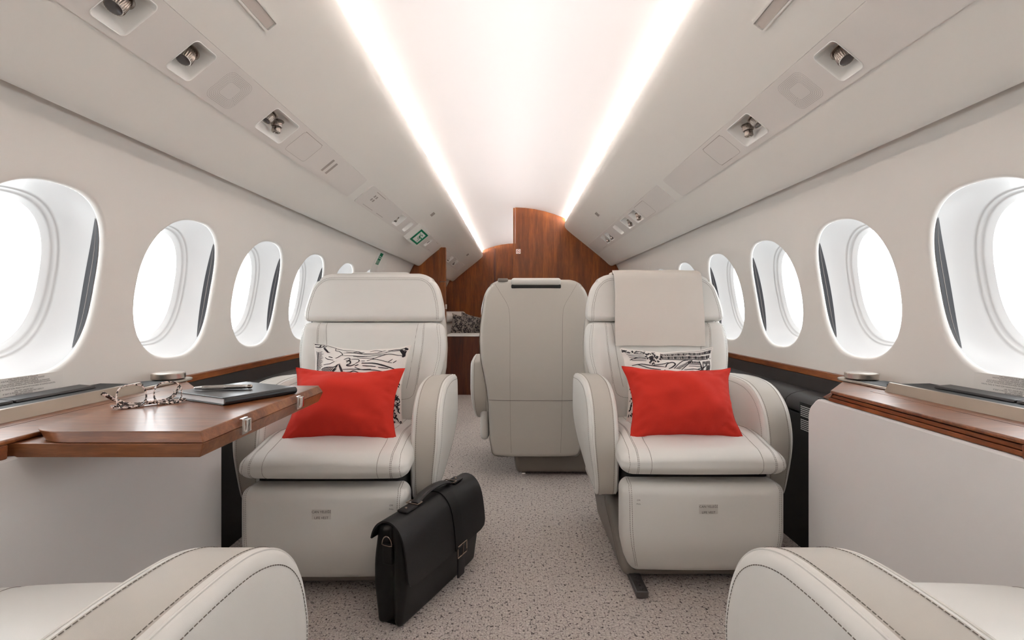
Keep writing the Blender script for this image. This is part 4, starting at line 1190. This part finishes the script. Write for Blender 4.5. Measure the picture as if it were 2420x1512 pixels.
def strokesA():
    X = lambda x: (x - 1070) / 590.0
    Yv = lambda y: 0.98 - (y - 1095) / 470.0
    S = []
    def a(pts, w): S.append(([(X(x), Yv(y)) for x, y in pts], w * 0.5 / 590.0 * 1.5))
    a([(490, 1080), (560, 1082), (650, 1095), (760, 1110), (830, 1120), (950, 1125), (1060, 1135)], 6)
    a([(560, 1130), (575, 1095)], 9); a([(590, 1130), (620, 1100)], 9); a([(612, 1130), (650, 1108)], 9); a([(500, 1130), (560, 1132), (610, 1122)], 10); a([(495, 1100), (530, 1090), (560, 1095)], 12)
    a([(620, 1135), (650, 1165), (690, 1200)], 20); a([(690, 1200), (715, 1195)], 6)
    a([(770, 1115), (775, 1150), (820, 1152), (870, 1185), (880, 1210)], 7); a([(875, 1195), (830, 1240), (800, 1260)], 7)
    a([(885, 1210), (1150, 1215), (1330, 1205)], 6); a([(905, 1150), (1100, 1165), (1300, 1170), (1390, 1160)], 6); a([(880, 1175), (1000, 1165), (1180, 1185), (1380, 1190)], 6)
    a([(1180, 1285), (1250, 1255), (1330, 1215), (1400, 1185), (1450, 1180), (1530, 1195), (1600, 1215)], 8)
    a([(1180, 1290), (1250, 1265), (1400, 1290), (1480, 1300)], 7); a([(1430, 1290), (1475, 1250)], 7); a([(1490, 1300), (1530, 1270)], 8)
    a([(1400, 1130), (1470, 1112), (1540, 1118), (1600, 1112)], 9); a([(1550, 1130), (1600, 1180), (1615, 1225)], 30); a([(1590, 1110), (1640, 1140)], 18); a([(1570, 1150), (1640, 1130)], 10); a([(1440, 1135), (1560, 1130)], 8); a([(1620, 1150), (1600, 1230)], 20)
    a([(1180, 1130), (1240, 1120), (1330, 1140)], 7); a([(1280, 1160), (1370, 1125)], 6); a([(1360, 1165), (1450, 1130)], 6)
    a([(910, 1270), (960, 1250), (985, 1275), (940, 1290)], 9); a([(950, 1310), (985, 1290), (1000, 1330), (960, 1350), (1010, 1362), (1060, 1340)], 13); a([(1000, 1270), (1080, 1270), (1095, 1300), (1060, 1330)], 8); a([(1060, 1365), (1100, 1340)], 9)
    a([(990, 1150), (1040, 1135), (1080, 1150), (1120, 1140)], 10)
    a([(1130, 1320), (1250, 1325), (1400, 1345), (1540, 1375)], 14); a([(1145, 1355), (1300, 1370)], 10); a([(1330, 1375), (1450, 1370)], 9); a([(1060, 1380), (1170, 1410), (1400, 1415)], 9); a([(1120, 1290), (1160, 1290)], 7); a([(1060, 1245), (1250, 1250)], 6); a([(1010, 1225), (1170, 1218)], 8)
    a([(650, 1265), (700, 1290), (780, 1290)], 8); a([(640, 1355), (740, 1345), (800, 1300)], 7); a([(700, 1255), (760, 1260)], 10)
    a([(600, 1410), (660, 1390), (800, 1380), (850, 1340), (880, 1330)], 9)
    for k in range(9): a([(610 + 24 * k, 1440), (650 + 24 * k, 1392)], 8)
    a([(870, 1340), (900, 1400), (920, 1450)], 18); a([(850, 1350), (790, 1450)], 9); a([(920, 1400), (1060, 1405), (1250, 1405)], 8); a([(880, 1440), (1000, 1440), (1050, 1425), (1120, 1445)], 10)
    a([(540, 1410), (535, 1300), (545, 1195)], 7)
    for k in range(13):
        y = 1195 + 17 * k
        a([(538, y + 10), (575, y - 4), (600 + 12 * (k % 3), y - 12)], 5); a([(538, y + 14), (520, y), (512, y - 6)], 5)
    random.seed(11)
    for k in range(70):
        x = random.uniform(500, 1640); y = random.uniform(1470, 2010); l = random.uniform(20, 90)
        a([(x, y), (x + l * .5, y + random.uniform(-25, 25)), (x + l, y + random.uniform(-30, 30))], random.uniform(6, 13))
    for k in range(46):
        x = random.uniform(1520, 1640); y = random.uniform(1400, 2020); l = random.uniform(10, 40)
        a([(x, y), (x + random.uniform(-20, 20), y + l), (x + random.uniform(-30, 30), y + l * 1.6)], random.uniform(7, 14))
    return [([(max(-.98, min(.98, p[0])), max(-.98, min(.98, p[1]))) for p in pts], w) for pts, w in S]
def strokesB():
    X = lambda x: (x - 787) / 364.0
    Yv = lambda y: 0.98 - (y - 732) / 318.0
    S = []
    def a(pts, w): S.append(([(X(x), Yv(y)) for x, y in pts], w * 0.5 / 364.0 * 1.5))
    random.seed(5)
    a([(735, 755), (850, 748), (1000, 740), (1140, 740)], 3); a([(735, 755), (715, 832)], 4); a([(715, 832), (900, 834), (1140, 830)], 6); a([(728, 790), (900, 790), (1140, 778)], 3)
    for k in range(38):
        x = 742 + 10.6 * k; a([(x, 760 - 0.02 * (x - 740)), (x - 2 + random.uniform(-2, 2), 784)], 4.5 if k % 4 else 7)
        a([(x - 8, 796), (x - 14 + random.uniform(-2, 3), 826)], 4.5 if k % 5 else 8)
    for k in range(46):
        x = random.gauss(660, 28); y = random.gauss(820, 28); a([(x, y), (x + random.uniform(-14, 14), y - 9), (x + random.uniform(-18, 18), y - 16)], 7)
    for k in range(40):
        x = random.uniform(430, 610); y = 740 + random.uniform(0, 26); a([(x, y), (x + random.uniform(-12, 12), y + 9)], 7)
    for k in range(6): a([(452 + 6 * k, 772 + 14 * k), (520, 768 + 15 * k), (600, 778 + 14 * k)], 4)
    a([(470, 840), (540, 815), (620, 830)], 5); a([(480, 890), (560, 880), (650, 895), (740, 915)], 6); a([(520, 880), (600, 910), (700, 935)], 6)
    a([(740, 915), (760, 880), (800, 865), (820, 885), (790, 915), (760, 930)], 8); a([(650, 890), (720, 885), (770, 865)], 6)
    a([(800, 930), (880, 850), (930, 838)], 5); a([(855, 940), (930, 870), (960, 840)], 5)
    for k in range(12): a([(812 + 11 * k, 925 - 7.2 * k), (850 + 9.5 * k, 932 - 8 * k)], 4)
    for k in range(7): a([(930 + 14 * k, 850), (928 + 14 * k, 872)], 6)
    a([(925, 878), (1020, 880)], 5); a([(925, 896), (1040, 900)], 4); a([(1020, 845), (1040, 935)], 7); a([(1050, 850), (1050, 930)], 5); a([(1020, 935), (1100, 870)], 6); a([(1000, 925), (1090, 885)], 5)
    for k in range(6): a([(1060 + 13 * k, 848), (1060 + 13 * k, 870 + 8 * (k % 3))], 6); a([(1090 + 8 * k, 885), (1086 + 8 * k, 930)], 4)
    a([(880, 935), (960, 925), (1060, 930), (1120, 915)], 5)
    for k in range(70):
        x = random.uniform(440, 1130); y = random.uniform(945, 1360); l = random.uniform(10, 50)
        a([(x, y), (x + l * .5, y + random.uniform(-12, 12)), (x + l, y + random.uniform(-16, 16))], random.uniform(4, 8))
    for k in range(46):
        x = random.uniform(430, 520); y = random.uniform(960, 1365); l = random.uniform(6, 24)
        a([(x, y), (x + random.uniform(-12, 12), y + l), (x + random.uniform(-16, 16), y + l * 1.6)], random.uniform(4, 8))
    return [([(max(-.98, min(.98, p[0])), max(-.98, min(.98, p[1]))) for p in pts], w) for pts, w in S]

GP, GR = 'printed pillows on the facing seats', 'red pillows on the facing seats'
pillow('printed_pillow', 'off-white pillow with ink landscape print behind the red one on the left seat', GP, pillow_fn(0.368, 0.318, 0.11, 1.3), ['linen', 'ink'], pmx(-0.578, 1.88, 0.577, 20, 1.6, 2), strokesA())
pillow('printed_pillow', 'off-white pillow with barn roof ink print under the cream throw', GP, pillow_fn(0.362, 0.302, 0.11, 4.7), ['linen', 'ink'], pmx(0.583, 1.925, 0.570, 20, 0, 0), strokesB())
pillow('red_pillow', 'plain red pillow on the seat behind the folding table', GR, pillow_fn(0.368, 0.252, 0.185, 8.1), ['red'], pmx(-0.556, 1.672, 0.549, 29, 0.6, 1))
pillow('red_pillow', 'plain red pillow on the seat with the cream throw', GR, pillow_fn(0.370, 0.252, 0.185, 12.6), ['red'], pmx(0.552, 1.70, 0.549, 29, 0.2, -1))

# cream throw over the right headrest
q = MB()
path = crom([(.705, .80), (.704, .90), (.698, .97), (.682, 1.007), (.645, 1.013), (.605, 1.011), (.570, 1.003), (.552, .990), (.543, .95), (.532, .88), (.522, .82), (.517, .77), (.515, .712)], 6)
n = len(path)
def th_(u, v, o):
    k = v * (n - 1); i = min(int(k), n - 2); p = path[i].lerp(path[i + 1], k - i)
    d = (path[i + 1] - path[i]).normalized(); nn = Vector((-d.y, d.x))
    if nn.x > 0 and p.x < .6: nn = -nn
    x = lerp(-0.170, 0.182, u) + 0.006 * (v - .6) * (1 if u > .5 else -1) + 0.003 * noise.noise(Vector((v * 5, u * 2, 3)))
    w = 0.0025 * noise.noise(Vector((u * 4, v * 5, 9)))
    e = 0.0
    if u > .93: e = -0.004 * ((u - .93) / .07) ** 2
    dv = Vector((d.y, -d.x)) * -1
    return Vector((x, p.x + nn.x * (o + w) , p.y + nn.y * (o + w) + 0.004 * noise.noise(Vector((u * 2.5, 0, 5))) * v))
N_ = 40
ring_loops = []
NV = 60
for j in range(NV + 1):
    v = j / NV
    front = [th_(i / N_, v, 0.010) for i in range(N_ + 1)]
    backl = [th_(i / N_, v, 0.0) for i in range(N_, -1, -1)]
    ring_loops.append(front + backl)
q.loft(ring_loops, True, 0, True, True)
o = q.build('throw_blanket', 'throw', loc=(0.573, 1.53, 0), smooth=60)
tag(o, 'folded cream throw hanging over the headrest of the right facing seat', 'throw blanket')

# ------------------------------------------------------------------ briefcase
bg = thing('briefcase', 'black leather briefcase with buckled flap standing on the carpet', 'briefcase', (-0.256, 1.575, 0.0), R_(66.5))
bg.scale = (1.05, 1.05, 1.05)
HL = 0.205
q = MB()
def fbag(v):
    x, y, z = v; zz = z + 0.132
    k = 0.80 + 0.28 * sstep(0.0, 0.12, zz) - 0.30 * sstep(0.15, 0.27, zz)
    y *= k
    ex = abs(x) / HL
    y *= 1 - 0.10 * ex ** 4
    if abs(x) > HL * 0.93: # gusset pleat
        x -= math.copysign(0.014 * math.exp(-(y / 0.018) ** 2) * sstep(0.26, 0.02, zz) + 0.010 * math.exp(-(y / 0.012) ** 2), x)
    return Vector((x, y, zz))
q.rbox((0, 0, 0), (HL, 0.050, 0.130), 0.016, 4, (16, 14, 12), fbag); q.build('body', 'bag', bg)
# flap
prf = crom([(0.046, .12), (0.049, .165), (0.048, .205), (0.040, .240), (0.024, .262), (0.002, .270), (-0.022, .264), (-0.041, .243), (-0.053, .208), (-0.060, .16), (-0.064, .112)], 6)
def flap(x0, x1, off, th, nm, m_, lo=0, hi=None, edge_r=0.0, nx=14):
    P = prf[lo:hi]; n = len(P); mb = MB(); loops = []
    def off_(i, o):
        d = P[min(i + 1, n - 1)] - P[max(i - 1, 0)]; d.normalize(); nn = Vector((-d.y, d.x)); nn = -nn if nn.y < 0 and i < n * .6 else nn
        nn = Vector((d.y, -d.x)); 
        c = Vector((0, 0.13))
        if nn.dot(P[i] - c) < 0: nn = -nn
        return P[i] + nn * o
    def X(u, i):
        t = i / (n - 1); e = 0.0
        if edge_r:
            s_ = (n - 1 - i) / (n - 1) * 0.42
            if s_ < edge_r: e = edge_r - math.sqrt(max(0, edge_r ** 2 - (edge_r - s_) ** 2))
        return lerp(x0 + e, x1 - e, u)
    top = lambda u, v: Vector((X(u, round(v * (n - 1))), off_(round(v * (n - 1)), off + th).x, off_(round(v * (n - 1)), off + th).y))
    bot = lambda u, v: Vector((X(u, round(v * (n - 1))), off_(round(v * (n - 1)), off).x, off_(round(v * (n - 1)), off).y))
    loops = []
    for i in range(n):
        v = i / (n - 1)
        loops.append([top(k / nx, v) for k in range(nx + 1)] + [bot(k / nx, v) for k in range(nx, -1, -1)])
    mb.loft(loops, True, 0, True, True)
    return mb.build(nm, m_, bg, smooth=50)
flap(-0.212, 0.212, 0.001, 0.0045, 'flap', 'bag2', 15, None, 0.035)
flap(0.018, 0.062, 0.0058, 0.003, 'strap', 'bag', 24, None)
q = MB(); q.rbox((0.040, -0.0745, 0.075), (0.019, 0.0028, 0.042), 0.0022, 2, (2, 1, 4)); q.build('strap_end', 'bag2', bg)
q = MB()
sq = [(0.040 + a * 0.026, -0.080, 0.112 + b_ * 0.016) for a, b_ in ((-1, -1), (1, -1), (1, 1), (-1, 1))]
q.tube([Vector(sq[i]).lerp(Vector(sq[(i + 1) % 4]), k / 4) for i in range(4) for k in range(4)], 0.0018, 6, True)
q.tube([(0.040, -0.081, 0.096), (0.040, -0.083, 0.128)], 0.0016, 6); q.build('buckle', 'gun', bg)
# handle
q = MB(); q.tube(crom([(-0.090, -0.004, 0.280), (-0.080, -0.004, 0.285), (-0.05, -0.004, 0.294), (0.0, -0.004, 0.298), (0.05, -0.004, 0.294), (0.080, -0.004, 0.285), (0.090, -0.004, 0.280)], 6), 0.0055, 12, flat=2.5); q.build('handle', 'bag2', bg)
for sx in (-1, 1):
    q = MB(); q.rbox((sx * 0.125, -0.004, 0.2785), (0.026, 0.016, 0.0035), 0.003, 2, (3, 2, 1)); q.lathe([(0.004, 0.281), (0.0035, 0.284), (0.001, 0.285)], c=(sx * 0.132, -0.004, 0), n=12, mi=1); q.build('handle_tab', ['bag2', 'gun'], bg)
    q = MB(); c = Vector((sx * 0.094, -0.004, 0.2845))
    pts = [c + Vector((a * 0.011, b_ * 0.0185, 0)) for a, b_ in ((-1, -1), (1, -1), (1, 1), (-1, 1))]
    q.tube([pts[i].lerp(pts[(i + 1) % 4], k / 3) for i in range(4) for k in range(3)], 0.0018, 6, True); q.build('handle_ring', 'gun', bg)
    q = MB(); q.tube([(sx * (HL + 0.004), 0.015 * math.cos(R_(a)), 0.214 + 0.022 * math.sin(R_(a))) for a in range(0, 181, 15)] + [(sx * (HL + 0.004), -0.008, 0.212), (sx * (HL + 0.004), 0.008, 0.212)], 0.0017, 6, True, up=(1, 0, 0)); q.build('d_ring', 'gun', bg)
    q = MB(); q.rbox((sx * (HL + 0.000), 0.0, 0.190), (0.005, 0.014, 0.026), 0.003, 2, (1, 2, 3)); q.build('ring_tab', 'bag', bg)

# ------------------------------------------------------------------ aft cabin glimpsed past the partition
dv = thing('divan', 'pale aft cabin divan seen past the left partition', 'sofa', (-0.80, 6.6, 0))
q = MB(); q.rbox((-0.02, 0, 0.40), (0.20, 0.95, 0.10), 0.03, 3, (3, 6, 2)); q.build('seat_cushion', 'leather', dv)
q = MB(); q.rbox((-0.02, 0, 0.15), (0.19, 0.94, 0.145), 0.01, 2, (2, 3, 2)); q.build('base', 'woodd', dv)
q = MB(); q.rbox((-0.12, 0, 0.60), (0.15, 0.95, 0.11), 0.04, 3, (3, 6, 2)); q.build('backrest', 'leather', dv)
q = MB(); q.rbox((-0.085, 0, 0.770), (0.165, 0.95, 0.058), 0.05, 4, (3, 6, 2)); q.build('head_roll', 'leather', dv)
def scrib(seed):
    random.seed(seed); S = []
    for k in range(260):
        x, y = random.uniform(-.9, .9), random.uniform(-.9, .9); l = random.uniform(.05, .22)
        S.append(([(x, y), (x + random.uniform(-.1, .1), y + l * .5), (x + random.uniform(-.15, .15), y + l)], random.uniform(.012, .035)))
    return S
G2 = 'printed pillows on the aft divan'
pillow('printed_pillow', 'dark printed pillow leaning at the near end of the aft divan', G2, pillow_fn(0.30, 0.30, 0.10, 21.0), ['linen2', 'ink'], pmx(-0.60, 5.92, 0.645, 14, 10, 14), scrib(4))
pillow('printed_pillow', 'dark printed pillow behind another one on the aft divan', G2, pillow_fn(0.30, 0.30, 0.10, 27.0), ['linen2', 'ink'], pmx(-0.535, 6.22, 0.650, 10, 14, 14), scrib(9))
ac = thing('aft_console', 'white topped low console against the far wood wall', 'console', (-0.42, 7.70, 0))
q = MB(); q.box(-0.16, 0.20, -0.2, 0.2, 0, 0.53); q.build('carcass', 'woode', ac, smooth=0)
q = MB(); q.box(-0.165, 0.205, -0.205, 0.2, 0.531, 0.60); q.build('top', 'white', ac, smooth=0, bev=0.004)

# ------------------------------------------------------------------ light
w = bpy.data.worlds.new('daylight'); scene.world = w; w.use_nodes = True
bgn = w.node_tree.nodes['Background']; bgn.inputs['Color'].default_value = (0.95, 0.98, 1.0, 1); bgn.inputs['Strength'].default_value = 4.0

vs = scene.view_settings
scene.display_settings.display_device = 'sRGB'
vs.view_transform = 'Standard'; vs.look = 'None'; vs.exposure = 0.72; vs.gamma = 1.0; vs.use_curve_mapping = False
cy = scene.cycles
cy.max_bounces = 12; cy.diffuse_bounces = 8; cy.glossy_bounces = 4; cy.transparent_max_bounces = 16; cy.sample_clamp_indirect = 10.0
